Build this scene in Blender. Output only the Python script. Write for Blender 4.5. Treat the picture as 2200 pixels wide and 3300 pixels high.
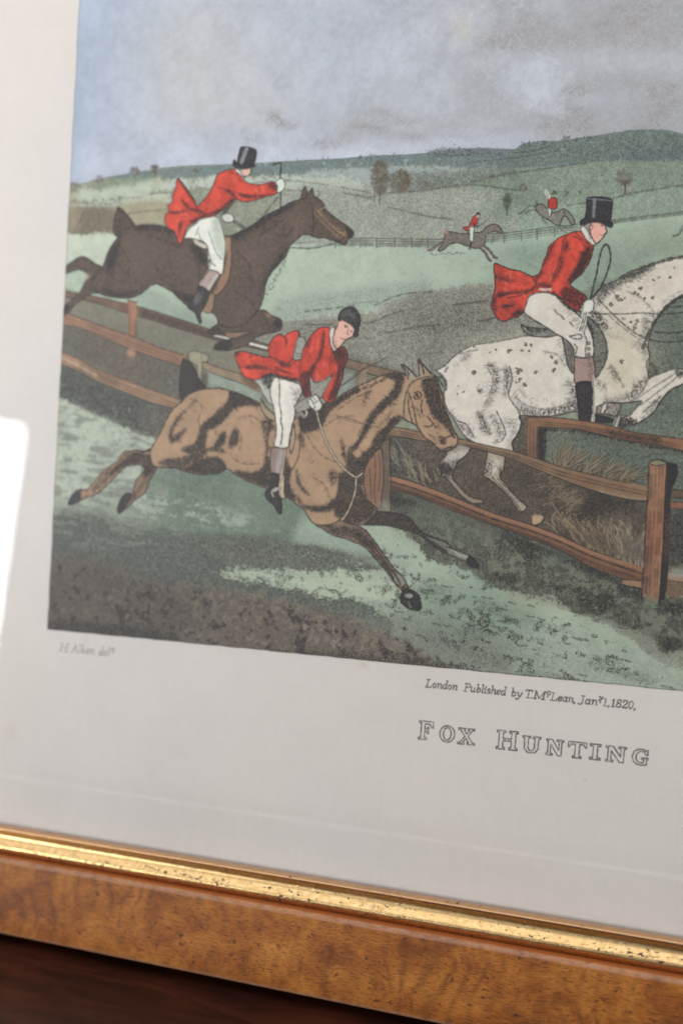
import bpy, bmesh, math, time
import numpy as np
from mathutils import Matrix, Vector

for o in list(bpy.data.objects): bpy.data.objects.remove(o)
SC = bpy.context.scene
LEAN = math.radians(8.0)                       # the frame stands on the table and leans back

# ================================================================ camera, light, exposure
FPX = 4583.0                                   # focal length in units of 1/3300 of the frame height
_X = np.array([10300, -538, 4583.0]); _X /= np.linalg.norm(_X)
_Y = np.array([.0465, 1, 0]); _Y -= _Y.dot(_X) * _X; _Y /= np.linalg.norm(_Y)
_Z = np.cross(_X, _Y)
DIST = 400.0                                   # mm, lens to paper
C_MM = np.array([96.885, 40.916])              # paper point on the optical axis (mm, from the corner of the picture)
CAM_MM = np.array([C_MM[0] + DIST * _X[2], C_MM[1] + DIST * _Y[2], DIST * _Z[2]])

# frame root: local x right, y up the picture, z out of it; lower back corner stands on z = 0
BOT_Y, BACK_Z = -92.9, -12.0
ROOT = Matrix.Translation((0, 0, -(BOT_Y * math.cos(LEAN) + BACK_Z * math.sin(LEAN)) / 1000)) @ Matrix.Rotation(math.pi / 2 - LEAN, 4, 'X')
def loc2w(x, y, z): return ROOT @ Vector((x / 1000, y / 1000, z / 1000))

cam_d = bpy.data.cameras.new('camera'); cam = bpy.data.objects.new('camera', cam_d); SC.collection.objects.link(cam)
cam_d.sensor_fit = 'VERTICAL'; cam_d.sensor_height = 36; cam_d.sensor_width = 24; cam_d.lens = FPX * 36 / 3300
cam_d.clip_start = .02; cam_d.clip_end = 50
M = Matrix(((_X[0], _X[1], _X[2], CAM_MM[0] / 1000), (_Y[0], _Y[1], _Y[2], CAM_MM[1] / 1000), (_Z[0], _Z[1], _Z[2], CAM_MM[2] / 1000), (0, 0, 0, 1)))
cam.matrix_world = ROOT @ M
SC.camera = cam
cam_d.dof.use_dof = True
_f = np.array([150.0, 20, 0]) - CAM_MM
cam_d.dof.focus_distance = float(-(_f @ np.array([_X[2], _Y[2], _Z[2]]))) / 1000
cam_d.dof.aperture_fstop = 7.8

world = bpy.data.worlds.new('World'); SC.world = world; world.use_nodes = True


def mirror_dir(kx, ky):
    """direction (frame axes) in which the glass shows things at a point of the 1568-wide view"""
    r = np.array([kx * 1.40306 - 1100, -(ky * 1.40306 - 1650), -FPX])
    d = np.array([r @ _X, r @ _Y, r @ _Z]); t = -CAM_MM[2] / d[2]; p = CAM_MM + d * t
    d = d / np.linalg.norm(d); d[2] = -d[2]
    return p, d
def area_lamp(name, corner, right, up, w, h, radiance, col):
    """window-like lamp: its upper right corner (as the glass shows it) is given in world space"""
    ld = bpy.data.lights.new(name, 'AREA'); ld.shape = 'RECTANGLE'; ld.size = w; ld.size_y = h
    ld.energy = radiance * math.pi * w * h; ld.color = col
    o = bpy.data.objects.new(name, ld); SC.collection.objects.link(o)
    right = right.normalized(); up = up.normalized(); nz = right.cross(up)      # lamp shines along -Z
    c = corner - right * (w / 2) - up * (h / 2)
    o.matrix_world = Matrix(((right.x, up.x, nz.x, c.x), (right.y, up.y, nz.y, c.y), (right.z, up.z, nz.z, c.z), (0, 0, 0, 1)))
    return o
_p, _d = mirror_dir(55, 984)
_pw = loc2w(*_p); _dw = (ROOT.to_3x3() @ Vector(_d)).normalized()
WIN = _pw + _dw * 2.5
_hd = Vector((_dw.x, _dw.y, 0)).normalized()                                     # level direction from the frame to the window
_right = Vector((_hd.y, -_hd.x, 0))                                              # along the window wall
_right = Matrix.Rotation(math.radians(0), 3, 'Z') @ _right
# the glass swaps left and right: what it shows further left is the window's other side
if (Vector(_dw).cross(Vector((0, 0, 1)))).dot(_right) < 0: _right = -_right
window = area_lamp('window_light', WIN, -_right, Vector((0, 0, 1)), 1.1, 1.28, 22.0, (.985, .985, .985))
#room = area_lamp('bright_wall_light', WIN + _hd * .25 - _right * (-.25) + Vector((0, 0, .75)), -_right, Vector((0, 0, 1)), 2.6, 2.0, 1.0, (.95, .96, 1.0))
# the room the glass and the gilding reflect: dim, with a pale wall glowing softly round the window
nt = world.node_tree; bg = nt.nodes['Background']
_tc = nt.nodes.new('ShaderNodeTexCoord'); _dp = nt.nodes.new('ShaderNodeVectorMath'); _dp.operation = 'DOT_PRODUCT'
nt.links.new(_tc.outputs['Generated'], _dp.inputs[0]); _dp.inputs[1].default_value = tuple(_dw)
def _m(op, a, b_, clamp=False):
    n = nt.nodes.new('ShaderNodeMath'); n.operation = op; n.use_clamp = clamp
    for i, v in enumerate((a, b_)):
        if isinstance(v, float): n.inputs[i].default_value = v
        else: nt.links.new(v, n.inputs[i])
    return n.outputs[0]
_c = _m('MAXIMUM', _dp.outputs['Value'], 0.0)
_g = _m('ADD', _m('MULTIPLY', _m('POWER', _c, 40.0), .45), _m('MULTIPLY', _m('POWER', _c, 4.0), .15))
_sx = nt.nodes.new('ShaderNodeSeparateXYZ'); nt.links.new(_tc.outputs['Generated'], _sx.inputs[0])
_up = _m('MULTIPLY', _m('SUBTRACT', _sx.outputs[2], .46), 4.0, True)      # light ceiling above the dim room
_g = _m('ADD', _g, _m('MULTIPLY', _m('MULTIPLY', _up, _up), 1.15))
nt.links.new(_m('ADD', _g, .17), bg.inputs[1]); bg.inputs[0].default_value = (.96, .95, .98, 1)
SC.view_settings.view_transform = 'Standard'; SC.view_settings.look = 'None'
SC.view_settings.exposure = 0.13; SC.view_settings.gamma = 1.0
SC.render.engine = 'CYCLES'
SC.cycles.use_denoising = True


T_START = time.time()


# the print: picture area 309 x 222 mm, lower left corner = (0, 0); paper -54..363 x -64..272
SX0, SX1, SY0, SY1 = -54.0, 363.0, -64.0, 272.0
S = 6.5                                        # texels per mm
W, H = int((SX1 - SX0) * S), int((SY1 - SY0) * S)

def to_mm(P):
    """tracing grid (2200 x 3300) -> millimetres on the paper"""
    P = np.asarray(P, float)
    r = np.stack([P[..., 0] - 1100, -(P[..., 1] - 1650), np.full(P.shape[:-1], -FPX)], -1)
    t = (-DIST * _Z[2]) / (r @ _Z)
    p = r * t[..., None] + np.array([0, 0, DIST])
    return np.stack([p @ _X + C_MM[0], p @ _Y + C_MM[1]], -1)

TILES = dict(A=(200, 400, .63776), B=(600, 900, .63776), C=(1300, 500, .57398), D=(100, 900, .63776),
             E=(1200, 1300, .63776), F=(100, 1700, .63776), G=(1300, 2100, .57398), H=(100, 0, .70153),
             I=(1100, 0, .70153), K=(0, 0, 1.40306))
_t = ['K']
def tile(n): _t[0] = n
def tx(pts):
    a, b, s = TILES[_t[0]]
    m = to_mm(np.array(pts, float) * s + (a, b))
    return np.stack([(m[:, 0] - SX0) * S, (SY1 - m[:, 1]) * S], -1)

def spline(P, closed=True, n=6):
    P = np.asarray(P, float); N = len(P)
    if N < 3: return P
    out = []
    t = (np.arange(n) / n)[:, None]
    for i in (range(N) if closed else range(N - 1)):
        p0, p1, p2, p3 = [P[j % N] if closed else P[min(max(j, 0), N - 1)] for j in (i - 1, i, i + 1, i + 2)]
        # centripetal-ish: damp tangents on uneven spacing
        d = np.linalg.norm(p2 - p1) + 1e-6
        m1 = (p2 - p0); m2 = (p3 - p1)
        m1 = m1 * min(.5, d / (np.linalg.norm(m1) + 1e-6) * .9); m2 = m2 * min(.5, d / (np.linalg.norm(m2) + 1e-6) * .9)
        out.append((2*t**3 - 3*t**2 + 1) * p1 + (t**3 - 2*t**2 + t) * m1 + (-2*t**3 + 3*t**2) * p2 + (t**3 - t**2) * m2)
    if not closed: out.append(P[-1:])
    return np.concatenate(out)

def box1(a, r, ax):
    if r < 1: return a
    r = int(r)
    a = np.moveaxis(a, ax, 0)
    p = np.pad(a, [(r + 1, r)] + [(0, 0)] * (a.ndim - 1), mode='edge')
    c = np.cumsum(p, 0, dtype=np.float64)
    o = ((c[2*r+1:] - c[:-2*r-1]) / (2*r + 1)).astype(np.float32)
    return np.moveaxis(o, 0, ax)
def blur(a, sx, sy=None):
    sy = sx if sy is None else sy
    for s_, ax in ((sx, 1), (sy, 0)):
        if s_ <= 0: continue
        if s_ < 1.2:
            k = np.exp(-np.arange(-2, 3) ** 2 / (2 * max(s_, .3) ** 2)); k /= k.sum()
            q = np.zeros_like(a)
            for j, w in enumerate(k): q += w * np.roll(a, j - 2, ax)
            a = q
        else:
            r = max(1, round(s_ * 1.0))
            for _ in range(3): a = box1(a, r, ax)
    return a
RNG = np.random.default_rng(7)
_r = np.random.default_rng(11)
def uni(a):                                     # gaussian field -> roughly uniform 0..1
    a = (a - a.mean()) / a.std()
    return (1 / (1 + np.exp(-1.702 * a))).astype(np.float32)
def noise(sx, sy=None, shear=0.0):
    k = max(1, int(min(sx, sy or sx) / 3))
    h, w = H // k + 2, W // k + 2
    n = blur(RNG.standard_normal((h, w)).astype(np.float32), sx / k, (sy or sx) / k)
    if k > 1:
        yi = np.linspace(0, h - 1.001, H); xi = np.linspace(0, w - 1.001, W)
        y0 = yi.astype(int); x0 = xi.astype(int); fy = (yi - y0)[:, None].astype(np.float32); fx = (xi - x0)[None].astype(np.float32)
        r0 = n[y0]; r1 = n[np.minimum(y0 + 1, h - 1)]
        r = r0 * (1 - fy) + r1 * fy
        n = r[:, x0] * (1 - fx) + r[:, np.minimum(x0 + 1, w - 1)] * fx
    else: n = n[:H, :W]
    if shear:
        off = (np.arange(W) * shear).astype(int)
        for c0 in range(0, W, 8):
            n[:, c0:c0+8] = np.roll(n[:, c0:c0+8], off[c0], 0)
    return uni(n)
N_GR = noise(.5)           # aquatint grain
N_GR2 = noise(1.15)
N_S = noise(3.2)
N_M = noise(8)
N_L = noise(26)
N_XL = noise(80)
N_ST = noise(11, 2.0, .10)  # slanting grass strokes
N_ST2 = noise(22, 4, .10)
N_V = noise(2.2, 9)
N_H = noise(14, 1.2, .04)

wash = np.zeros((H, W, 3), np.float32)
tone_a = np.zeros((H, W), np.float32)           # aquatint tone
line_a = np.zeros((H, W), np.float32)           # etched line
def lin(c):
    c = np.asarray(c, np.float32) / 255
    return np.where(c <= .04045, c / 12.92, ((c + .055) / 1.055) ** 2.4)
GAIN = .66 / float(lin((188, 183, 180)).mean())
def rgb(c):
    v = lin(c) * GAIN; g = float(v @ np.array([.3, .59, .11]))
    k = .74 if v[0] < 5 * v[1] else .93         # old, slightly faded watercolours
    if c[1] >= c[0] and c[1] > c[2] + 3: k = .60
    v = g + (v - g) * k
    if k == .60: v = v * np.array([1.12, 1.12, 1.12])
    if c[0] > c[1] > c[2] and c[0] - c[2] > 38 and c[1] > 62: v = v * np.array([1.02, 1.015, .97])
    if c[2] <= max(c[0], c[1]) + 3: v = v * np.array([1.02, 1.0, .95])
    return v.astype(np.float32)

def raster(P, pad=0):
    x0 = int(max(0, math.floor(P[:, 0].min()) - pad)); x1 = int(min(W, math.ceil(P[:, 0].max()) + pad + 1))
    y0 = int(max(0, math.floor(P[:, 1].min()) - pad)); y1 = int(min(H, math.ceil(P[:, 1].max()) + pad + 1))
    if x1 <= x0 or y1 <= y0: return None
    ss = 2; h, w = (y1 - y0) * ss, (x1 - x0) * ss
    acc = np.zeros((h, w + 1), np.int32)
    Q = (P - (x0, y0)) * ss
    A = Q; B = np.roll(Q, -1, 0)
    for (ax, ay), (bx, by) in zip(A, B):
        if ay == by: continue
        if ay > by: ax, ay, bx, by = bx, by, ax, ay
        r0 = max(0, math.ceil(ay - .5)); r1 = min(h, math.ceil(by - .5))
        if r1 <= r0: continue
        ys = np.arange(r0, r1)
        xs = ax + (ys + .5 - ay) * (bx - ax) / (by - ay)
        xi = np.clip(np.ceil(xs - .5), 0, w).astype(int)
        np.add.at(acc, (ys, xi), 1)
    m = (np.cumsum(acc[:, :w], 1) & 1).astype(np.float32)
    m = m.reshape(y1 - y0, ss, x1 - x0, ss).mean((1, 3))
    return y0, y1, x0, x1, m

CLIP = None
FIGS = []
FIG = {}                                       # figure name -> list of outlines, used again for the ink layers
_fig = [None]
def figure(name):
    global CLIP
    _fig[0] = name; CLIP = np.zeros((H, W), np.float32)
    FIG.setdefault(name, [])
def end_figure():
    global CLIP
    if CLIP.max() > 0:
        ys, xs = np.where(CLIP > .5)
        b = (max(0, ys.min() - 8), min(H, ys.max() + 9), max(0, xs.min() - 8), min(W, xs.max() + 9))
        FIGS.append((_fig[0], b, CLIP[b[0]:b[1], b[2]:b[3]].copy()))
    _fig[0] = None; CLIP = None

def mask_of(pts, soft=0, rough=0, curve=True, rn=None, raw=False):
    P = pts if raw else tx(pts)
    if curve: P = spline(P)
    r = raster(P, pad=int(soft * 3 + rough * 8 + 3))
    if r is None: return None
    y0, y1, x0, x1, m = r
    if soft: m = blur(m, soft)
    if rough:
        b = blur(m, rough * .75)
        nn = (N_S if rn is None else rn)[y0:y1, x0:x1] * .45 + N_GR2[y0:y1, x0:x1] * .55
        m = np.clip((b + (nn - .5) * .9 - .5) * 2.6 + .5, 0, 1)
    return y0, y1, x0, x1, m

LAST = [None]
def fill(pts, col, tone=0.0, soft=0, rough=0, curve=True, var=.06, outline=0, alpha=1.0, keep=False, rn=None, reg=True):
    """a watercolour wash inside a closed outline; it replaces what lies below"""
    r = mask_of(pts, soft, rough, curve, rn)
    if r is None: return
    y0, y1, x0, x1, m = r
    m = m * alpha
    sl = np.s_[y0:y1, x0:x1]
    c = rgb(col)
    v = 1 + var * ((N_M[sl] - .5) * .8 + (N_L[sl] - .5) * 1.2 + (N_S[sl] - .5) * .5)
    wash[sl] = wash[sl] * (1 - m[..., None]) + (c * v[..., None]) * m[..., None]
    if not keep:
        tone_a[sl] = tone_a[sl] * (1 - m) + tone * m
        line_a[sl] *= (1 - m)
    LAST[0] = (y0, y1, x0, x1, m)
    if CLIP is not None and reg:
        CLIP[sl] = np.maximum(CLIP[sl], m)
        FIG[_fig[0]].append(spline(tx(pts)) if curve else tx(pts))
    if outline: line(list(pts) + [pts[0]], outline)

def tone(pts, t, soft=3, rough=0, col=None, calpha=.6, curve=True, rn=None, clip=True, mod=None):
    if CLIP is not None:
        rough = 0; soft = soft * .6
        if t > 0: t = min(1.1, t * 1.26)
    r = mask_of(pts, soft, rough, curve, rn)
    if r is None: return
    y0, y1, x0, x1, m = r
    sl = np.s_[y0:y1, x0:x1]
    if mod is not None: m = m * np.clip(.25 + 1.5 * mod[sl], 0, 1.25)
    if CLIP is not None and clip: m = m * CLIP[sl]
    if t >= 0: tone_a[sl] = np.maximum(tone_a[sl], t * m) if t > 0 else tone_a[sl]
    else: tone_a[sl] *= (1 + t * m)
    if col is not None:
        a = (m * calpha)[..., None]
        wash[sl] = wash[sl] * (1 - a) + rgb(col) * a
    if CLIP is not None and clip and t > .4 and m.sum() > 150:
        engrave(y0, y1, x0, x1, m, min(46, int(m.sum() / 45)), min(.75, .35 + .4 * t))

def engrave(y0, y1, x0, x1, m, n, k):
    """fine strokes laid across a shaded form, as an engraver would"""
    yy, xx = np.nonzero(m > .25)
    if len(yy) < 20: return
    d = np.cov(np.stack([xx, yy])); w_, v_ = np.linalg.eigh(d); ax = v_[:, 0]; al = v_[:, 1]
    L = min(16, 2.2 * math.sqrt(max(w_[0], 1)) + 5)
    keep = line_a[y0:y1, x0:x1].copy()
    for i in _r.integers(0, len(yy), n):
        s_ = L * _r.uniform(.5, 1); dx, dy = ax * s_ + al * _r.normal(0, 1.5); x, y = x0 + xx[i], y0 + yy[i]
        line([(x - dx*.5, y - dy*.5), (x + al[0]*1.2, y + al[1]*1.2), (x + dx*.5, y + dy*.5)], 1.25, k * _r.uniform(.5, 1), taper=True, clip=True, raw=True, curve=False)

def line(pts, w=1.2, k=.8, curve=True, wob=.35, col=None, taper=False, clip=False, raw=False, keep=False):
    P = pts if raw else tx(pts)
    P = np.asarray(P, float)
    if curve and len(P) > 2: P = spline(P, closed=False, n=5)
    w = w * .5 * (1.22 if w < 3 else 1.0); k = min(1, k * 1.15)
    x0 = int(max(0, P[:, 0].min() - w - 3)); x1 = int(min(W, P[:, 0].max() + w + 4))
    y0 = int(max(0, P[:, 1].min() - w - 3)); y1 = int(min(H, P[:, 1].max() + w + 4))
    if x1 <= x0 or y1 <= y0: return
    m = np.zeros((y1 - y0, x1 - x0), np.float32)
    n = len(P) - 1
    for i in range(n):
        a, b = P[i], P[i + 1]
        ww = w * (1 + wob * math.sin(i * 1.7 + a[0] * .13))
        if taper: ww *= (1 - .75 * i / max(1, n))
        bx0 = int(max(x0, min(a[0], b[0]) - ww - 2)); bx1 = int(min(x1, max(a[0], b[0]) + ww + 3))
        by0 = int(max(y0, min(a[1], b[1]) - ww - 2)); by1 = int(min(y1, max(a[1], b[1]) + ww + 3))
        if bx1 <= bx0 or by1 <= by0: continue
        yy, xx = np.mgrid[by0:by1, bx0:bx1]
        d = b - a; L = max(1e-6, d @ d)
        t = np.clip(((xx - a[0]) * d[0] + (yy - a[1]) * d[1]) / L, 0, 1)
        dd = np.hypot(xx - a[0] - t * d[0], yy - a[1] - t * d[1])
        v = np.clip(ww + .6 - dd, 0, 1) * min(1, max(.45, ww * 2))
        s_ = m[by0-y0:by1-y0, bx0-x0:bx1-x0]
        np.maximum(s_, v, out=s_)
    sl = np.s_[y0:y1, x0:x1]
    if clip and CLIP is not None: m = m * CLIP[sl]
    if col is None:
        line_a[sl] = np.maximum(line_a[sl], m * k * (.75 + .5 * (N_GR2[sl] > .3)) .clip(0, 1))
    else:
        m = m * k
        wash[sl] = wash[sl] * (1 - m[..., None]) + rgb(col) * m[..., None]
        if not keep: tone_a[sl] *= (1 - m); line_a[sl] *= (1 - m)

def hatch(c0, c1, n, length, ang, w=1.2, k=.6, spread=.3, jit=10, clip=False, bend=.2, col=None):
    """n short strokes scattered between two points, growing at an angle (degrees, up = 90)"""
    for i in range(n):
        t = (i + _r.random()) / n
        x = c0[0] + (c1[0] - c0[0]) * t + _r.normal(0, jit); y = c0[1] + (c1[1] - c0[1]) * t + _r.normal(0, jit)
        a = math.radians(ang if not callable(ang) else ang(t)) + _r.normal(0, spread); L = length * _r.uniform(.5, 1.2)
        b = _r.normal(0, bend)
        line([(x, y), (x + L*.5*math.cos(a), y - L*.5*math.sin(a)), (x + L*math.cos(a+b), y - L*math.sin(a+b))], w, k * _r.uniform(.6, 1), taper=True, clip=clip, col=col)
def coat_work(x0, y0, x1, y1, n=70):
    """uneven brush strokes of deeper and paler red inside the last outlines"""
    global CLIP
    keep_ = CLIP; a0, a1, b0, b1, mm = LAST[0]; CLIP = np.zeros((H, W), np.float32); CLIP[a0:a1, b0:b1] = mm
    for i in range(n):
        x, y = _r.uniform(x0, x1), _r.uniform(y0, y1); a = _r.uniform(.9, 1.9) if i % 3 else _r.uniform(0, 3.1); L = _r.uniform(14, 44)
        c = ((146, 40, 30), (204, 92, 70), (160, 44, 32), (196, 74, 52))[i % 4]
        line([(x, y), (x + L*.5*math.cos(a) + 4, y + L*.5*math.sin(a)), (x + L*math.cos(a), y + L*math.sin(a))], _r.uniform(3.2, 6), _r.uniform(.2, .45), col=c, clip=True, taper=True, keep=True)
    CLIP = keep_
def blots(pts, r=5, k=.8):
    for p in pts:
        rr = r * (p[2] if len(p) > 2 else 1)
        n = 2 + int(rr / 3)
        for _ in range(n):
            a = _r.uniform(0, 6.28); q = (p[0] + _r.normal(0, rr*.5), p[1] + _r.normal(0, rr*.5))
            line([q, (q[0] + rr*.8*math.cos(a), q[1] + rr*.8*math.sin(a))], max(1.5, rr * .35), k)
# ================================================================ the print: landscape
R_ = 3600                                        # well past the right edge of the picture
# --- sky
wash[:] = rgb((170, 172, 180))
tile('K')
fill([(100, -400), (420, -400), (330, 100), (300, 420), (100, 460)], (160, 170, 187), soft=45, var=.03, keep=True)
fill([(150, -400), (215, -400), (200, 100), (190, 420), (140, 460)], (148, 161, 184), soft=14, var=.05, keep=True, alpha=.7)
fill([(330, 60), (640, 30), (700, 220), (600, 330), (380, 300)], (174, 173, 175), soft=40, var=.03, keep=True, alpha=.45)
fill([(560, -300), (1000, -300), (980, 200), (700, 260), (560, 100)], (166, 170, 180), soft=50, var=.04, keep=True, alpha=.8)
fill([(1060, -400), (R_, -400), (R_, 330), (1100, 330)], (164, 163, 169), soft=50, keep=True, alpha=.7)
fill([(200, 330), (620, 300), (1000, 330), (1000, 380), (200, 420)], (170, 174, 190), soft=14, keep=True, alpha=.8)
fill([(600, 330), (900, 318), (1250, 300), (1250, 345), (600, 372)], (178, 181, 196), soft=7, keep=True, alpha=.8)
fill([(760, 200), (980, 170), (1180, 150), (1350, 180), (1300, 230), (1000, 240)], (172, 175, 181), soft=25, keep=True, alpha=.7)
tile('I')
fill([(700, 0), (830, 0), (820, 50), (730, 40)], (176, 180, 190), soft=10, keep=True, alpha=.8, rough=5)
fill([(660, 230), (860, 210), (1000, 330), (980, 380), (1120, 410), (1050, 505), (900, 480), (760, 490), (700, 400)], (172, 175, 182), soft=18, keep=True, alpha=.75, rough=6)
fill([(520, 80), (580, 80), (575, 185), (540, 185)], (185, 180, 172), soft=10, keep=True, alpha=.7)
fill([(1318, 95), (1350, 100), (1345, 140), (1322, 135)], (178, 150, 135), soft=5, keep=True, alpha=.7)
for P, t in [([(30, 500), (160, 480), (330, 540), (560, 530), (860, 560), (820, 640), (600, 640), (420, 640), (240, 650), (60, 600)], .40),
             ([(200, 660), (330, 650), (420, 655), (300, 690), (120, 690)], .30), ([(250, 610), (420, 600), (640, 622), (860, 612), (1000, 600), (980, 640), (700, 648), (420, 650), (220, 652)], .62), ([(60, 520), (160, 510), (330, 548), (540, 545), (700, 552), (560, 572), (360, 570), (180, 582), (60, 575)], .5),
             ([(560, 330), (700, 320), (760, 440), (860, 520), (1050, 520), (1300, 600), (1000, 640), (820, 600), (620, 560), (520, 450)], .38),
             ([(560, 230), (640, 180), (700, 60), (640, -60), (860, -60), (920, 60), (1200, 60), (1260, 180), (1080, 240), (920, 230), (800, 270)], .34),
             ([(1000, 400), (1200, 330), (1568, 360), (1800, 340), (1800, 640), (1200, 640), (1050, 560)], .36),
             ([(1000, -60), (1250, -60), (1800, 0), (1800, 160), (1400, 240), (1100, 160)], .30),
             ([(-80, 560), (60, 560), (100, 620), (0, 680), (-120, 680)], .30)]:
    tone(P, t * .5, soft=8, mod=N_M * .35 + N_L * .65)
    tone(P, t * .5, soft=12, col=(146, 141, 144), calpha=.42, mod=N_M * .3 + N_L * .7)
tile('H')
for P, t in [([(1030, 500), (1120, 505), (1240, 560), (1200, 600), (1120, 590)], .30), ([(960, 590), (1020, 590), (1060, 620), (1180, 640), (1568, 640), (1568, 690), (1300, 685), (1100, 660), (960, 650)], .26)]:
    tone(P, t, soft=7, col=(160, 155, 156), calpha=.35, mod=N_M)
# light streaks between the cloud bands
tile('I')
for P in ([(180, 590), (260, 572), (380, 574), (420, 590), (300, 602)], [(440, 600), (560, 590), (700, 604), (690, 616), (560, 612)], [(560, 558), (700, 560), (790, 566), (720, 578), (600, 574)], [(860, 486), (960, 488), (1030, 498), (1010, 510), (900, 504)], [(30, 540), (120, 530), (260, 556), (240, 568), (120, 556)], [(1000, 470), (1180, 440), (1300, 450), (1160, 480)],
          [(-80, 690), (100, 668), (300, 660), (430, 640), (560, 650), (780, 655), (760, 678), (520, 672), (400, 694), (150, 706), (-60, 720)]):
    fill(P, (176, 179, 189), tone=.05, soft=5, alpha=.6)
wash *= np.array([.955, .970, .990], np.float32)
# blotchy sky wash
wash *= (1 + .055 * (N_XL - .5) + .05 * (N_L - .5) + .02 * (N_M - .5))[..., None]
tone_a = np.maximum(tone_a, .04 + .06 * N_XL)

# --- land: one base wash, then bands from far to near
tile('I')
HOR = [(-1200, 960), (-855, 830), (-780, 800), (-700, 786), (-560, 772), (-400, 762), (-120, 748), (0, 725), (150, 715), (300, 710), (420, 700), (500, 688), (640, 680), (740, 685), (800, 685), (850, 668), (1000, 648),
       (1120, 632), (1200, 628), (1260, 618), (1310, 600), (1420, 595), (1500, 600), (1568, 615), (1800, 600), (3200, 560)]
tile('K')
HORK = [(60, 470), (155, 430), (195, 420), (230, 410), (300, 398), (370, 386), (420, 381), (530, 377), (600, 374), (700, 368)]
HORK += [(784 + x * .5, y * .5) for x, y in [(0, 728), (150, 715), (300, 710), (420, 700), (500, 688), (640, 680), (740, 685), (800, 685), (850, 668), (1000, 648), (1120, 632), (1200, 628), (1260, 618), (1310, 600), (1420, 595), (1500, 600), (1568, 615), (1900, 600), (3400, 560)]]
fill(HORK + [(R_, 1800), (60, 1800)], (126, 134, 112), tone=.3, curve=False, var=.1)
line(HORK, 1.2, .45)
# far blue-green band
fill([(250, 410), (370, 388), (530, 379), (700, 370)] + HORK[10:] + [(R_, 370), (1568, 372), (1440, 371), (1360, 374), (1284, 382), (1180, 386), (1064, 387), (984, 380), (884, 382), (784, 388), (700, 400), (600, 404), (500, 404), (430, 410)],
     (105, 127, 128), tone=.34, rough=1.5, soft=.8)
tone([(984, 342), (1104, 340), (1184, 344), (1184, 365), (1084, 362), (984, 358)], .48, soft=3, rough=3, col=(118, 118, 128))
fill([(1200, 330), (1284, 322), (1344, 314), (1439, 300), (1494, 298), (1568, 308), (R_, 290), (R_, 370), (1440, 368), (1350, 372), (1250, 378), (1150, 382)], (96, 120, 113), tone=.42, rough=1.5, soft=1, alpha=.9)
tone([(1424, 352), (1568, 345), (R_, 340), (R_, 372), (1440, 370)], .3, soft=5, col=(88, 105, 118), calpha=.6)
for a, b in (((1000, 352), (1080, 355)), ((1080, 372), (1284, 345)), ((1180, 350), (1260, 336))): line([a, ((a[0]+b[0])/2, (a[1]+b[1])/2 + 3), b], 1.3, .5)
hatch((1260, 350), (1560, 330), 90, 9, 60, 1.3, .5, 1.2, 12)
hatch((800, 372), (1200, 372), 90, 6, 60, 1.2, .4, 1.2, 7)
# small dots of trees on the far ridge
for x, y, r in [(682, 365, 3), (740, 360, 3), (752, 361, 2), (826, 358, 4), (850, 356, 4), (902, 354, 3), (1198, 334, 5), (1210, 328, 6), (1248, 325, 4), (1296, 318, 6), (1322, 318, 4), (1348, 316, 5), (1302, 314, 4)]:
    blots([(x, y, 1)], r, .6); line([(x, y), (x, y + 8)], 1.3, .5)
# light middle field + blue-white field
fill([(784, 388), (884, 382), (984, 380), (1064, 388), (1064, 400), (990, 420), (850, 428), (784, 420), (700, 430), (600, 430), (640, 404)], (136, 151, 152), tone=.12, soft=5, rough=2)
fill([(250, 425), (430, 412), (540, 405), (700, 405), (800, 410), (850, 430), (784, 470), (700, 480), (640, 440), (500, 430), (420, 432), (250, 450)], (152, 163, 152), tone=.14, soft=6, rough=2)
# stippled grey field
fill([(650, 440), (850, 430), (1000, 425), (1060, 432), (1160, 440), (1200, 470), (1280, 475), (1300, 560), (1000, 555), (800, 560), (660, 560)], (140, 148, 136), tone=.36, soft=9, rough=3)
fill([(900, 400), (1064, 392), (1180, 385), (1180, 400), (1110, 425), (1060, 428), (900, 440)], (120, 132, 124), tone=.45, soft=4, rough=4)
# green fields right
fill([(1064, 428), (1134, 405), (1200, 388), (1284, 382), (1440, 372), (R_, 370), (R_, 460), (1568, 425), (1484, 437), (1380, 458), (1300, 470), (1200, 475), (1150, 440)], (117, 139, 119), tone=.36, soft=3, rough=2)
fill([(1190, 475), (1300, 466), (1440, 446), (1568, 425), (R_, 380), (R_, 530), (1568, 490), (1424, 508), (1280, 530), (1200, 530)], (122, 145, 124), tone=.30, soft=3, rough=2)
tone([(1170, 385), (1210, 390), (1200, 480), (1140, 500), (1120, 480), (1160, 440)], .4, soft=12, col=(84, 122, 100), calpha=.45)
for P in ([(784, 442), (844, 452), (894, 442), (950, 439), (1010, 431), (1064, 425), (1104, 425), (1164, 434), (1194, 436)], [(1064, 425), (1134, 405), (1194, 395), (1284, 382), (1344, 374)],
          [(1300, 470), (1384, 460), (1439, 446), (1484, 437), (1568, 425), (1900, 390)], [(890, 475), (984, 497), (1010, 500), (1040, 505)], [(560, 440), (620, 436), (700, 438)]):
    line(P, 2.0, .5, wob=.6)
    for i in range(len(P) - 1): hatch(P[i], P[i+1], 9, 6, 75, 1.3, .45, .6, 2)
hatch((1080, 418), (1180, 395), 60, 9, 70, 1.5, .5, .9, 6); hatch((960, 425), (1060, 415), 50, 9, 80, 1.5, .4, .9, 7)
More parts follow.
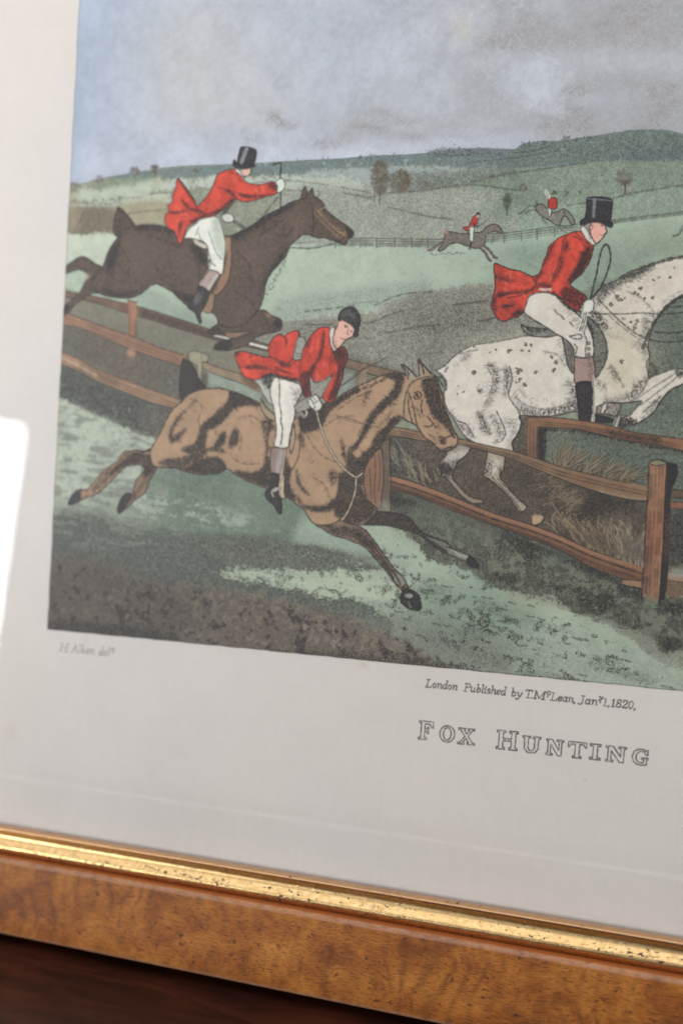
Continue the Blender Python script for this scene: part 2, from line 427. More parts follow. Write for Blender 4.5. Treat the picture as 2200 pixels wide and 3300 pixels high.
# pale green meadow
fill([(60, 560), (300, 560), (600, 560), (784, 564), (984, 566), (1104, 555), (1234, 538), (1400, 514), (1568, 492), (R_, 440), (R_, 640), (1568, 640), (1400, 640), (1250, 700), (1000, 742), (800, 732), (640, 740), (560, 740), (100, 800)], (142, 163, 143), tone=.10, soft=2.5, rough=1.5, var=.05)
fill([(1080, 600), (1240, 560), (1240, 680), (1080, 720)], (128, 156, 133), tone=.12, soft=24, alpha=.7)
fill([(620, 570), (900, 572), (900, 640), (640, 640)], (146, 168, 148), tone=.08, soft=20, alpha=.6)
fill([(1160, 560), (R_, 480), (R_, 720), (1360, 720), (1280, 640), (1180, 640)], (108, 136, 116), tone=.22, soft=16, alpha=.85)
fill([(1400, 520), (1568, 505), (R_, 460), (R_, 560), (1440, 590)], (126, 148, 124), tone=.16, soft=14, alpha=.6)
# grey stippled ploughed field
fill([(640, 690), (760, 672), (900, 650), (984, 645), (984, 690), (700, 730), (620, 740)], (134, 154, 138), tone=.30, soft=8, rough=2, alpha=.9)
fill([(560, 760), (700, 735), (860, 715), (960, 672), (1060, 660), (1130, 650), (1160, 700), (1240, 720), (1240, 860), (1000, 870), (560, 900)], (136, 136, 120), tone=.44, soft=7, rough=2, var=.08)
fill([(1380, 650), (R_, 560), (R_, 1000), (1400, 1000), (1420, 800), (1340, 740)], (98, 114, 100), tone=.46, soft=7, var=.1)
tone([(960, 690), (1120, 680), (1150, 760), (980, 800), (900, 760)], .52, soft=16, col=(120, 112, 100), calpha=.4)
for P in ([(700, 715), (760, 708), (820, 700)], [(840, 745), (900, 720), (930, 712)], [(880, 765), (960, 750), (1010, 745)], [(860, 700), (920, 676), (1000, 668)], [(1100, 738), (1140, 728)], [(1060, 800), (1110, 790)], [(700, 745), (760, 745)], [(780, 780), (860, 775)], [(1040, 700), (1120, 690)]):
    line(P, 1.8, .55, wob=.7); hatch(P[0], P[-1], 10, 5, 70, 1.2, .45, .8, 3)
for i in range(60):
    x, y = _r.uniform(680, 1120), _r.uniform(680, 860)
    line([(x, y), (x + 8, y - 2), (x + _r.uniform(12, 40), y - 5)], 1.2, .3)
# far rail fence
tile('I')
for off, k in ((0, .6), (12, .55), (24, .5), (34, .4)):
    line([(-60, 1092 + off), (60, 1092 + off), (240, 1095 + off), (400, 1098 + off), (470, 1098 + off)], 1.4, k)
    line([(660, 1076 + off), (760, 1068 + off), (900, 1050 + off), (980, 1040 + off), (1080, 1030 + off)], 1.4, k)
    if off < 30: line([(1230, 1012 + off * .6), (1300, 1002 + off * .6), (1420, 988 + off * .6), (1568, 970 + off * .6), (2400, 860 + off * .6)], 1.4, k)
for x, y in ((-30, 1092), (85, 1090), (160, 1090), (243, 1088), (320, 1090), (395, 1092), (690, 1070), (745, 1066), (823, 1060), (895, 1050), (975, 1040)): line([(x, y), (x, y + 46)], 2, .6)
tile('A')
for P in ([(1150, 622), (1280, 620), (1380, 600)], [(1180, 600), (1300, 592)], [(1450, 580), (1568, 575)], [(1450, 592), (1568, 590)], [(1430, 608), (1568, 606)]): line(P, 1.5, .5)
# --- trees
def tree(x0, x1, y0, y1, n, col=(96, 84, 66), k=.5):
    cx, cy, rx, ry = (x0+x1)/2, (y0+y1)/2, (x1-x0)/2, (y1-y0)/2
    for i in range(n):
        a, q = _r.uniform(0, 6.28), math.sqrt(_r.random())
        x, y = cx + rx*q*math.cos(a), cy + ry*q*math.sin(a)
        r = _r.uniform(4, 10)
        line([(x, y), (x + r*math.cos(a), y + r*math.sin(a))], _r.uniform(2, 3.6), k * _r.uniform(.3, .8), col=col)
        if i % 2 == 0: line([(x, y), (x + r*.6*math.sin(a), y - r*.6)], 1.3, k)
tile('I')
tree(135, 215, 740, 890, 420); line([(150, 860), (148, 930)], 2.2, .7, col=(90, 76, 60)); line([(178, 850), (172, 935)], 2.2, .7, col=(90, 76, 60))
tree(222, 312, 782, 880, 360); tree(345, 400, 830, 868, 60, k=.4)
figure('tree'); tree(1255, 1332, 780, 856, 50, k=.45)
for a in range(-70, 71, 14): line([(1299, 850), (1299 + 26*math.sin(math.radians(a)), 850 - 40*math.cos(math.radians(a))*.6 - 8), (1299 + 42*math.sin(math.radians(a)), 850 - 70*math.cos(math.radians(a)))], 1.7, .6, col=(84, 68, 50), taper=True)
line([(1299, 890), (1300, 840)], 3, .8, col=(80, 64, 50)); end_figure()
tree(740, 775, 890, 955, 70, (70, 84, 70)); line([(757, 985), (757, 940)], 2, .7); tree(815, 848, 845, 880, 40); line([(832, 900), (832, 870)], 3, .5, col=(110, 95, 60))
for a in range(-60, 61, 20): line([(757, 950), (757 + 22*math.sin(math.radians(a)), 945 - 60*math.cos(math.radians(a)))], 1.4, .5, taper=True)
blots([(1090, 880, 1), (1030, 885, .8), (590, 690, .6)], 9, .5)
fill([(700, 965), (745, 960), (760, 985), (715, 992)], (78, 118, 96), tone=.2, soft=6, alpha=.7)
fill([(393, 1065), (410, 1065), (410, 1078), (396, 1078)], (96, 112, 140), soft=2, alpha=.8)
tile('H')
tree(172, 235, 840, 882, 50, k=.6); tree(300, 330, 808, 840, 34, (105, 80, 72), .6); tree(458, 495, 768, 806, 40, k=.5); tree(556, 580, 760, 800, 34, (80, 76, 62), .7); tree(332, 350, 908, 950, 26, (86, 84, 72), .7); tree(566, 578, 888, 918, 16, k=.6); tree(735, 765, 778, 790, 14, k=.5)
for x, y in ((475, 806), (568, 800), (340, 950), (571, 918), (318, 838)): line([(x, y), (x, y + 10)], 2.4, .5)
# --- left background fields
tile('A')
fill([(20, 345), (200, 330), (380, 300), (480, 270), (500, 330), (380, 370), (270, 380), (120, 390), (20, 400)], (150, 164, 146), tone=.08, soft=5, rough=2)
fill([(150, 300), (360, 262), (480, 252), (480, 280), (350, 300), (200, 320)], (106, 132, 102), tone=.14, soft=7, rough=2, alpha=.8)
fill([(460, 250), (500, 250), (490, 330), (460, 340)], (130, 136, 98), tone=.1, soft=8, alpha=.6)
fill([(20, 400), (250, 390), (420, 350), (560, 340), (560, 400), (430, 410), (200, 440), (20, 440)], (152, 162, 142), tone=.12, soft=8, rough=2)
fill([(250, 420), (400, 395), (520, 385), (540, 430), (520, 500), (380, 510), (270, 500)], (146, 140, 112), tone=.16, soft=7, rough=3)
fill([(20, 430), (250, 420), (275, 470), (270, 545), (150, 565), (30, 575), (10, 500)], (120, 111, 90), tone=.36, soft=5, rough=3)
fill([(20, 350), (60, 320), (90, 420), (80, 540), (30, 560)], (146, 132, 108), tone=.15, soft=8, alpha=.7)
for P in ([(270, 360), (300, 372), (400, 368)], [(430, 352), (560, 344)], [(30, 400), (70, 380)], [(90, 500), (110, 440), (60, 550)], [(190, 500), (180, 430)], [(320, 455), (420, 440), (540, 430)]): line(P, 2, .4)
fill([(-20, 575), (120, 562), (265, 552), (262, 600), (200, 720), (100, 680), (0, 740)], (160, 174, 154), tone=.08, soft=3, rough=2)
for P in ([(900, 300), (1100, 285), (1300, 300)], [(1130, 280), (1300, 300), (1560, 345)], [(1480, 355), (1568, 380)]): line(P, 1.6, .4, wob=.7); hatch(P[0], P[-1], 16, 7, 80, 1.2, .4, .7, 5)

# ================================================================ left-hand ditch, rails, hedge
tile('D')
fill([(100, 70), (300, 90), (560, 150), (900, 260), (1200, 350), (1240, 420), (1200, 600), (1100, 700), (700, 800), (430, 800), (100, 640)], (118, 116, 98), tone=.24, soft=3)
fill([(530, 80), (620, 60), (760, 140), (940, 210), (930, 262), (780, 225), (560, 160)], (126, 148, 132), tone=.15, soft=4)
fill([(900, 470), (1060, 500), (1150, 560), (1160, 640), (1060, 590), (960, 550), (890, 530)], (124, 142, 126), tone=.2, soft=4)
fill([(100, 215), (300, 245), (470, 330), (780, 430), (760, 600), (450, 510), (330, 440), (100, 350)], (104, 100, 88), tone=.42, soft=6, rough=4)
fill([(330, 290), (560, 340), (620, 440), (560, 520), (380, 470)], (112, 92, 78), tone=.4, soft=24, alpha=.6)
fill([(100, 420), (330, 500), (560, 580), (740, 650), (650, 790), (560, 800), (420, 740), (240, 640), (130, 600)], (84, 92, 84), tone=.62, soft=7, rough=6)
fill([(560, 640), (700, 660), (660, 780), (580, 780)], (112, 104, 94), tone=.42, soft=14, alpha=.7)
hatch((170, 330), (760, 520), 150, 40, 70, 1.6, .4, .5, 40); hatch((160, 520), (640, 720), 120, 40, 60, 1.6, .4, .5, 36)
hatch((200, 250), (700, 400), 60, 34, 110, 1.5, .35, .5, 26)
hatch((160, 480), (640, 690), 130, 18, 70, 3, .25, 1.5, 40, col=(92, 84, 76))
hatch((160, 480), (640, 690), 110, 18, 70, 3, .25, 1.5, 40, col=(66, 76, 70))
def rail(pts, col, ol=1.6, hi=None, tone_=.1, reg=True):
    fill(pts, col, tone=tone_, curve=False, outline=0, var=.16, soft=.5)
    n = len(pts) // 2
    line(pts[:n], ol, .7); line(pts[n:], ol, .75)
    if hi: tone(pts[:n] + pts[n:], 0, col=hi, calpha=.5)
figure('far_fence')
rail([(180, 60), (300, 80), (500, 125), (640, 165), (900, 250), (1100, 300), (1200, 330), (1200, 365), (1100, 340), (900, 296), (640, 215), (500, 175), (300, 110), (180, 90)], (108, 82, 64), tone_=.22)
tone([(560, 150), (760, 215), (900, 262), (1060, 300), (1060, 330), (880, 290), (720, 240), (560, 190)], .4, soft=4, col=(86, 62, 48), calpha=.6)
line([(1100, 322), (1150, 335), (1198, 348)], 3.5, .8, col=(190, 195, 190)); line([(925, 282), (1000, 300)], 3, .7, col=(180, 185, 180))
rail([(488, 105), (535, 115), (535, 290), (492, 280)], (150, 104, 76), tone_=.14); tone([(450, 120), (500, 120), (500, 300), (460, 290)], .3, soft=9, col=(120, 74, 54), calpha=.7)
tone([(535, 190), (560, 205), (545, 320), (528, 290)], .6, soft=3, col=(70, 60, 50))
rail([(150, 160), (250, 195), (400, 250), (520, 290), (650, 345), (770, 380), (790, 385), (775, 440), (640, 400), (500, 350), (380, 300), (250, 245), (150, 225)], (140, 100, 76), tone_=.18)
for dy in (16, 34): line([(170, 175 + dy), (400, 262 + dy), (520, 305 + dy), (740, 385 + dy)], 1.6, .4)
fill([(490, 355), (525, 360), (520, 390), (490, 385)], (158, 110, 84), soft=2)
rail([(140, 362), (240, 400), (340, 455), (480, 510), (620, 560), (745, 605), (735, 655), (600, 620), (450, 560), (330, 512), (220, 455), (130, 420)], (150, 114, 86), tone_=.16)
for dy in (14, 30): line([(150, 378 + dy), (340, 468 + dy), (480, 524 + dy), (740, 620 + dy)], 1.6, .45)
tone([(250, 410), (450, 500), (450, 550), (330, 500), (250, 460)], .25, soft=6, col=(120, 94, 74))
line([(150, 395), (220, 425), (330, 485)], 4, .5, col=(182, 160, 138))
rail([(870, 415), (960, 448), (1050, 475), (1150, 530), (1150, 565), (1050, 520), (960, 490), (870, 450)], (138, 116, 92), tone_=.18)
fill([(1060, 480), (1100, 490), (1150, 530), (1140, 565), (1070, 520)], (112, 84, 58), tone=.25, soft=2)
fill([(793, 368), (820, 360), (860, 370), (895, 385), (890, 415), (865, 420), (862, 545), (835, 520), (838, 440), (800, 410)], (142, 138, 112), tone=.14, outline=1.5)
line([(838, 440), (838, 520)], 1.5, .6); line([(860, 372), (862, 420)], 1.4, .5)
fill([(860, 480), (890, 480), (890, 550), (865, 550)], (90, 86, 70), tone=.4, soft=2)
end_figure()
tile('B')
fill([(790, 400), (900, 400), (1100, 470), (1100, 560), (820, 640)], (112, 110, 92), tone=.34, soft=4)
fill([(790, 480), (840, 475), (840, 560), (770, 600)], (124, 138, 126), tone=.25, soft=4)
rail([(790, 395), (900, 425), (1000, 450), (1100, 475), (1095, 500), (1000, 495), (900, 470), (790, 440)], (120, 98, 76), tone_=.3)
rail([(885, 430), (910, 420), (905, 540), (870, 540)], (138, 110, 84), tone_=.25)

# ================================================================ near ground
tile('D')
fill([(60, 590), (150, 600), (250, 650), (430, 730), (560, 790), (640, 810), (700, 900), (700, 1260), (60, 1260)], (150, 164, 146), tone=.14, soft=3, rough=3, var=.12)
fill([(560, 950), (700, 940), (1000, 960), (1500, 1100), (1700, 1260), (1700, 1560), (60, 1560), (60, 1240), (560, 1230)], (96, 124, 104), tone=.34, soft=8, rough=3, var=.12)
fill([(60, 1140), (400, 1150), (700, 1200), (700, 1260), (60, 1260)], (118, 134, 118), tone=.3, soft=14, alpha=.9)
fill([(1400, 1180), (1900, 1180), (2400, 1500), (2400, 2100), (1300, 2100), (1300, 1500)], (126, 152, 130), tone=.12, soft=8, var=.1)
tile('K')
fill([(100, 1190), (360, 1215), (640, 1240), (800, 1270), (960, 1340), (1000, 1400), (900, 1500), (100, 1500)], (92, 104, 94), tone=.50, soft=9, rough=3, rn=N_ST2)
fill([(500, 1240), (840, 1280), (900, 1330), (700, 1320), (520, 1300)], (104, 108, 98), tone=.52, soft=14, alpha=.8)
# the green path to the lower right
fill([(820, 1195), (900, 1210), (960, 1240), (1020, 1275), (1080, 1330), (1200, 1370), (1300, 1400), (1420, 1450), (1560, 1540), (R_, 1800), (R_, 2000), (1568, 1700), (760, 1560), (900, 1450), (820, 1380), (600, 1340), (560, 1310), (800, 1310), (880, 1300), (840, 1230)],
     (142, 160, 138), tone=.12, soft=3, rough=2.5, var=.1, rn=N_ST)
fill([(1000, 1320), (1180, 1360), (1240, 1420), (1200, 1460), (1060, 1440), (960, 1400), (940, 1340)], (108, 140, 114), tone=.16, soft=18, alpha=.85)
fill([(1140, 1340), (1260, 1360), (1300, 1400), (1180, 1390)], (138, 146, 118), tone=.1, soft=9, alpha=.7)
fill([(520, 1480), (900, 1400), (1100, 1440), (1260, 1500), (1300, 1570), (800, 1560)], (108, 118, 108), tone=.38, soft=16, alpha=.75, rough=0)
fill([(1180, 1480), (1400, 1500), (1568, 1540), (1568, 1600), (1200, 1570)], (142, 158, 140), tone=.25, soft=12, alpha=.8)
# lit strip of grass
fill([(490, 1318), (545, 1305), (620, 1315), (700, 1330), (790, 1312), (860, 1330), (960, 1345), (900, 1385), (820, 1372), (760, 1378), (700, 1362), (640, 1345), (560, 1335)], (150, 166, 140), tone=.05, soft=5, rough=4, rn=N_ST, alpha=.95)
speckle_later = [(480, 1300), (980, 1320), (980, 1400), (640, 1360)]

def speckle(poly, thr, t, n, soft=6, col=None, g=6):
    """tufts: patches of tone where a noise field is high"""
    r = mask_of(poly, soft)
    if r is None: return
    y0, y1, x0, x1, m = r
    sl = np.s_[y0:y1, x0:x1]
    q = np.clip((n[sl] * .6 + N_S[sl] * .18 + N_GR2[sl] * .22 - thr) * g, 0, 1) * m
    tone_a[sl] = np.maximum(tone_a[sl], q * t) if t > 0 else tone_a[sl] * (1 + t * q)
    if col is not None:
        wash[sl] = wash[sl] * (1 - .7 * q[..., None]) + rgb(col) * .7 * q[..., None]
tile('K')
speckle(speckle_later, .47, .62, N_ST * .45 + N_S * .55, 3)
speckle([(480, 1290), (700, 1300), (640, 1370), (500, 1360)], .42, .55, N_ST * .6 + N_S * .4, 8)
speckle([(140, 930), (420, 1050), (420, 1230), (110, 1230)], .50, .42, N_ST, col=(122, 132, 122))
speckle([(140, 930), (420, 1050), (420, 1230), (110, 1230)], .55, .4, N_S)
speckle([(140, 930), (480, 1060), (420, 1230), (110, 1230)], .66, .5, N_ST)
speckle([(340, 1140), (420, 1140), (510, 1165), (600, 1200), (560, 1215), (440, 1205), (340, 1195)], .50, -.75, N_ST * .6 + N_ST2 * .4, col=(136, 152, 134))
speckle([(900, 1230), (1568, 1560), (1568, 1620), (700, 1600), (850, 1400)], .56, .72, N_ST * .55 + N_S * .45)
speckle([(960, 1330), (1250, 1430), (1400, 1530), (900, 1500)], .50, .6, N_ST * .4 + N_S * .3 + N_M * .3, 8)
speckle([(900, 1300), (1100, 1360), (1568, 1560), (1568, 1620), (700, 1600), (800, 1450)], .56, .5, N_ST2)
speckle([(700, 1440), (1100, 1480), (1400, 1590), (700, 1580)], .50, .55, N_M)
speckle([(480, 1300), (1000, 1350), (1000, 1460), (480, 1400)], .58, .45, N_ST)
for i in range(45):
    x = _r.uniform(880, 1560); y = 1330 + (x - 880) * .22 + _r.uniform(-20, 190)
    line([(x, y), (x + 8, y + 3 + _r.normal(0, 2)), (x + _r.uniform(14, 34), y + 5)], 1.5, .6, wob=.8)
# dark brown foliage at the lower left
fill([(100, 1285), (170, 1280), (270, 1300), (330, 1330), (470, 1345), (600, 1370), (760, 1400), (850, 1440), (960, 1490), (1040, 1560), (860, 1580), (100, 1500)], (112, 101, 88), tone=.34, soft=12, rough=5, var=.16)
_fo = [(100, 1290), (330, 1330), (600, 1375), (880, 1440), (1010, 1500), (1080, 1560), (860, 1560), (100, 1500)]
N_F = N_M * .4 + N_S * .6
speckle(_fo, .40, .95, N_F, 9, g=3.2)
speckle(_fo, .56, .97, N_M, 9, g=4)
speckle(_fo, .54, -.7, (N_S[::-1, ::-1] * .6 + N_M[::-1, ::-1] * .4), 6, col=(134, 120, 102), g=3.5)
hatch((160, 1360), (900, 1500), 260, 12, 60, 1.6, .5, 1.4, 40)
tone([(100, 1270), (330, 1300), (500, 1380), (480, 1490), (100, 1470)], .45, soft=22, col=(70, 68, 72), calpha=.35)
tone([(560, 1490), (880, 1500), (1100, 1530), (1100, 1570), (560, 1530)], .75, soft=6, rough=7)
tone([(100, 1425), (300, 1435), (420, 1460), (400, 1500), (100, 1480)], .9, soft=6, rough=5)

# ================================================================ right: ground behind and below the near fence
tile('E')
fill([(-20, 150), (450, 190), (800, 60), (1568, 200), (5400, 300), (5400, 1000), (1365, 905), (950, 740), (400, 540), (60, 440), (-20, 420)], (98, 86, 68), tone=.50, soft=3, var=.2)
fill([(860, 120), (1568, 230), (5400, 400), (5400, 700), (1400, 560), (1380, 420), (1050, 340), (860, 290)], (92, 108, 96), tone=.46, soft=9)
fill([(860, 120), (1000, 140), (1000, 320), (870, 290)], (100, 112, 92), tone=.4, soft=10)
fill([(80, 180), (200, 200), (240, 420), (90, 340)], (92, 92, 78), tone=.55, soft=10)
tone([(90, 320), (300, 400), (560, 480), (800, 560), (800, 600), (560, 530), (300, 440), (90, 370)], .85, soft=9, rough=5)
tone([(1080, 420), (1380, 500), (1370, 560), (1180, 560), (1060, 640), (960, 600), (1040, 520)], .85, soft=11, rough=6, col=(60, 52, 46), calpha=.5)
tone([(780, 420), (900, 460), (900, 500), (800, 480)], .8, soft=9, rough=5)
hatch((660, 340), (1050, 420), 130, 50, 200, 1.6, .5, .5, 34)
hatch((110, 240), (330, 420), 110, 80, 118, 1.8, .65, .25, 22, bend=.15)
hatch((110, 260), (300, 400), 36, 80, 118, 3.2, .75, .25, 22, col=(124, 112, 90))
hatch((430, 300), (560, 480), 70, 46, 80, 1.6, .5, .6, 30)
hatch((860, 400), (1020, 520), 110, 50, 25, 2.0, .5, .4, 36, col=(122, 102, 78))
hatch((820, 440), (1000, 560), 90, 46, 20, 1.7, .6, .5, 30)
hatch((940, 620), (1100, 720), 70, 90, 118, 3.6, .8, .15, 16, col=(128, 108, 84))
hatch((940, 640), (1100, 740), 60, 90, 118, 1.8, .8, .15, 16)
hatch((1080, 700), (1280, 790), 100, 130, lambda t: 120 - 25 * t, 3.4, .8, .12, 18, col=(132, 112, 86))
hatch((1080, 700), (1280, 800), 90, 130, lambda t: 120 - 25 * t, 1.8, .75, .12, 18)
hatch((1270, 780), (1360, 800), 70, 170, 92, 3.4, .8, .12, 22, col=(140, 126, 104))
hatch((1270, 780), (1360, 800), 60, 170, 92, 1.7, .75, .12, 22)
# tufts above the middle rail
figure('grass_tuft')
for c, a0, a1, n in (((950, 310), 112, 62, 60), ((1010, 320), 100, 34, 60), ((1100, 345), 95, 24, 60), ((1190, 370), 80, 18, 50), ((1270, 390), 80, 18, 40)):
    for i in range(n):
        a = math.radians(a0 + (a1 - a0) * i / n + _r.normal(0, 6)); L = _r.uniform(45, 115); d0 = (_r.normal(0, 22), _r.normal(0, 7))
        P = [c, (c[0] + L*.5*math.cos(a), c[1] - L*.5*math.sin(a)), (c[0] + L*math.cos(a - .15) + 6, c[1] - L*math.sin(a - .15))]
        P = [(q[0] + d0[0], q[1] + d0[1]) for q in P]
        line(P, 2.6, .5, col=(128, 118, 92) if i % 3 else (112, 86, 64), taper=True)
        line([(p[0] + 5, p[1] + 2) for p in P], 1.7, .75, taper=True)
end_figure()
# dark hedge below the near fence
fill([(60, 440), (200, 460), (400, 540), (600, 610), (800, 680), (950, 740), (1260, 885), (1365, 930), (1568, 980), (5400, 1100), (5400, 1700), (1568, 1240), (1470, 1262), (1420, 1200), (1340, 1150), (1250, 1120), (1150, 1075), (1020, 1060), (980, 1010), (930, 970), (800, 965), (640, 935), (560, 900), (500, 855), (380, 815), (270, 780), (220, 700), (150, 650), (60, 560)],
     (84, 90, 74), tone=.52, soft=3, rough=4, var=.12)
speckle([(60, 560), (600, 640), (1100, 860), (1568, 1040), (1568, 1240), (1400, 1200), (1000, 1040), (560, 900), (200, 700)], .50, .85, N_M, 8)
speckle([(60, 560), (600, 640), (1100, 860), (1568, 1040), (1568, 1240), (1400, 1200), (1000, 1040), (560, 900), (200, 700)], .50, -.6, N_M[::-1, ::-1] * .6 + N_S * .4, 8, col=(106, 110, 90))
fill([(160, 520), (300, 520), (500, 600), (640, 690), (500, 700), (300, 640), (200, 600)], (92, 104, 84), tone=.36, soft=16, alpha=.7)
for P in ([(640, 640), (760, 680), (900, 740), (1060, 800), (1250, 890), (1260, 930), (1100, 870), (900, 790), (740, 760)], [(560, 880), (650, 890), (760, 900), (860, 930), (960, 960), (1010, 1030), (1140, 1060), (1150, 1020), (1020, 1000), (960, 920), (800, 880), (640, 860)],
          [(1240, 890), (1360, 930), (1500, 1000), (1568, 1010), (1568, 1070), (1400, 1050), (1250, 960)], [(90, 450), (250, 500), (250, 530), (90, 510)], [(1340, 1120), (1420, 1180), (1480, 1260), (1568, 1230), (1568, 1190), (1440, 1160)], [(1000, 900), (1130, 960), (1240, 970), (1200, 1060), (1060, 1050)]):
    tone(P, .95, soft=5, rough=6, rn=N_M); tone(P, .88, soft=6)
hatch((560, 905), (1000, 1010), 80, 20, 70, 2, .6, 1.2, 14); hatch((900, 850), (1500, 1100), 160, 20, 60, 2.2, .4, 1.4, 60, col=(112, 112, 92)); hatch((600, 760), (1000, 900), 110, 18, 60, 2.2, .35, 1.4, 40, col=(110, 112, 90))
fill([(860, 760), (960, 780), (970, 810), (900, 815)], (92, 118, 104), tone=.25, soft=6, alpha=.7)
# ================================================================ distant riders
tile('C')
figure('distant_rider')
fill([(232, 440), (250, 428), (280, 432), (330, 440), (380, 432), (430, 432), (458, 405), (490, 388), (515, 388), (540, 405), (552, 432), (540, 438), (505, 425), (480, 436), (458, 455), (452, 500), (420, 522), (370, 515), (300, 490), (255, 498), (235, 520), (205, 538), (190, 530), (215, 500), (225, 470)], (118, 108, 100), tone=.35, outline=1.6)
line([(225, 480), (185, 505), (160, 530), (135, 532)], 4, .8, col=(110, 96, 88)); line([(225, 480), (185, 505), (135, 532)], 1.4, .7)
for P in ([(420, 515), (455, 545), (470, 575), (485, 592)], [(445, 505), (480, 535), (505, 570), (522, 576)]): line(P, 4.5, .8, col=(104, 92, 86)); line(P, 1.5, .7)
fill([(232, 415), (250, 432), (240, 448), (228, 432)], (150, 112, 96), soft=1)
fill([(388, 345), (402, 338), (415, 352), (412, 378), (398, 398), (380, 420), (360, 426), (333, 412), (335, 402), (360, 400), (372, 380)], (160, 46, 36), outline=1.3)
fill([(368, 405), (392, 402), (390, 440), (388, 485), (372, 490), (368, 440)], (168, 184, 168), outline=1.2); line([(378, 485), (368, 525)], 5, .8)
fill([(405, 325), (422, 322), (424, 336), (408, 340)], (60, 60, 64), outline=1.2); fill([(408, 338), (422, 336), (418, 350), (408, 350)], (180, 150, 140), soft=.5)
line([(412, 402), (440, 385), (470, 358)], 1.5, .6); line([(390, 380), (405, 400), (415, 395)], 2.2, .7)
hatch((145, 556), (340, 548), 26, 9, 60, 1.4, .7, 1.0, 3)
for P in ([(260, 440), (300, 470), (360, 500)], [(240, 470), (300, 480)], [(400, 450), (440, 470)]): line(P, 1.2, .4)
end_figure()
figure('distant_rider')
fill([(733, 285), (752, 274), (775, 276), (802, 296), (832, 318), (862, 316), (890, 300), (915, 310), (938, 335), (958, 376), (946, 392), (932, 378), (914, 346), (896, 342), (884, 362), (872, 392), (848, 388), (818, 366), (788, 350), (764, 334), (742, 312)], (128, 126, 116), tone=.38, outline=1.6)
for P in ([(740, 285), (700, 285), (660, 320), (640, 328)], [(748, 310), (700, 310), (680, 325)], [(860, 400), (900, 430), (940, 440), (965, 430)], [(880, 395), (920, 405), (955, 385)], [(760, 330), (790, 375), (800, 380)], [(740, 260), (750, 280)], [(890, 300), (900, 330), (880, 360)]): line(P, 2.2, .55)
fill([(812, 242), (840, 236), (856, 248), (858, 290), (845, 302), (820, 300), (808, 290)], (160, 44, 34), outline=1.3)
fill([(808, 300), (825, 300), (822, 335), (812, 345)], (165, 178, 162), outline=1)
line([(815, 240), (802, 215), (795, 200)], 5, .8, col=(165, 172, 160)); line([(810, 240), (796, 196)], 1.4, .6); blots([(845, 210, 1)], 9, .8)
end_figure()
line([(1510, 455), (1540, 440), (1560, 400), (1600, 380)], 3.5, .5, col=(90, 95, 88))
line([(1510, 452), (1545, 440), (1568, 398)], 1.5, .6)

# ================================================================ the dark horse and its rider, left
tile('A')
figure('dark_horse')
DH = (96, 77, 65)
line([(1155, 622), (1250, 628), (1380, 602)], 1.8, .7)
# hind legs
fill([(205, 722), (165, 702), (125, 674), (90, 670), (50, 694), (5, 728), (-15, 740), (0, 760), (40, 748), (85, 735), (125, 752), (150, 785), (220, 790)], DH, tone=.5, outline=1.8)
fill([(150, 775), (120, 790), (90, 850), (45, 890), (10, 920), (-20, 940), (-10, 962), (30, 955), (62, 915), (105, 880), (165, 852), (250, 870), (260, 800)], DH, tone=.5, outline=1.8)
tone([(-20, 925), (20, 900), (40, 930), (-10, 970)], .95, soft=2, col=(60, 62, 70))
fill([(125, 755), (145, 770), (120, 785)], (150, 120, 98), soft=3)
# tail
fill([(282, 418), (305, 432), (335, 465), (365, 505), (372, 530), (300, 570), (262, 552), (262, 500), (270, 450)], DH, tone=.65, outline=1.8)
# fore legs
fill([(735, 1050), (760, 1025), (792, 1012), (820, 1030), (810, 1050), (770, 1064)], DH, tone=.8, outline=1.6)
fill([(830, 1055), (930, 1048), (962, 1052), (930, 1075), (880, 1080), (830, 1075)], (128, 100, 80), tone=.2, soft=1)
fill([(990, 940), (1022, 940), (1050, 960), (1078, 976), (1102, 985), (1110, 1012), (1100, 1040), (1062, 1052), (1005, 1065), (960, 1092), (930, 1118), (885, 1132), (840, 1142), (790, 1142), (765, 1134), (780, 1108), (820, 1092), (870, 1082), (910, 1068), (950, 1048), (870, 1050), (800, 1045), (785, 1005), (830, 960)], DH, tone=.5, outline=1.8)
fill([(1028, 955), (1050, 958), (1060, 975), (1040, 975)], (130, 98, 76), soft=1.5)
tone([(765, 1135), (790, 1105), (850, 1092), (850, 1140), (800, 1145)], .95, soft=3)
tone([(1065, 985), (1110, 985), (1105, 1040), (1070, 1030)], .8, soft=5)
# trunk, neck and head
fill([(372, 512), (430, 508), (490, 511), (540, 528), (600, 562), (700, 572), (800, 562), (850, 562), (900, 542), (960, 510), (1020, 464), (1090, 430), (1150, 396), (1202, 378), (1210, 350), (1226, 315), (1242, 352), (1262, 322), (1270, 360), (1292, 375), (1318, 400), (1330, 430), (1362, 460), (1402, 490),
      (1440, 515), (1466, 538), (1470, 560), (1455, 574), (1436, 582), (1440, 596), (1424, 609), (1398, 600), (1368, 585), (1330, 574), (1282, 572), (1250, 560), (1215, 558), (1182, 584), (1150, 616), (1132, 660), (1092, 710), (1052, 756), (1030, 800), (1018, 860), (1008, 900), (990, 940), (900, 1020), (800, 1015), (770, 960), (700, 935), (650, 928),
      (600, 890), (560, 850), (520, 826), (480, 808), (448, 816), (420, 840), (380, 866), (330, 880), (250, 872), (190, 852), (150, 800), (205, 722), (226, 660), (252, 610), (285, 570), (305, 556), (290, 540)], DH, tone=.46, outline=2)
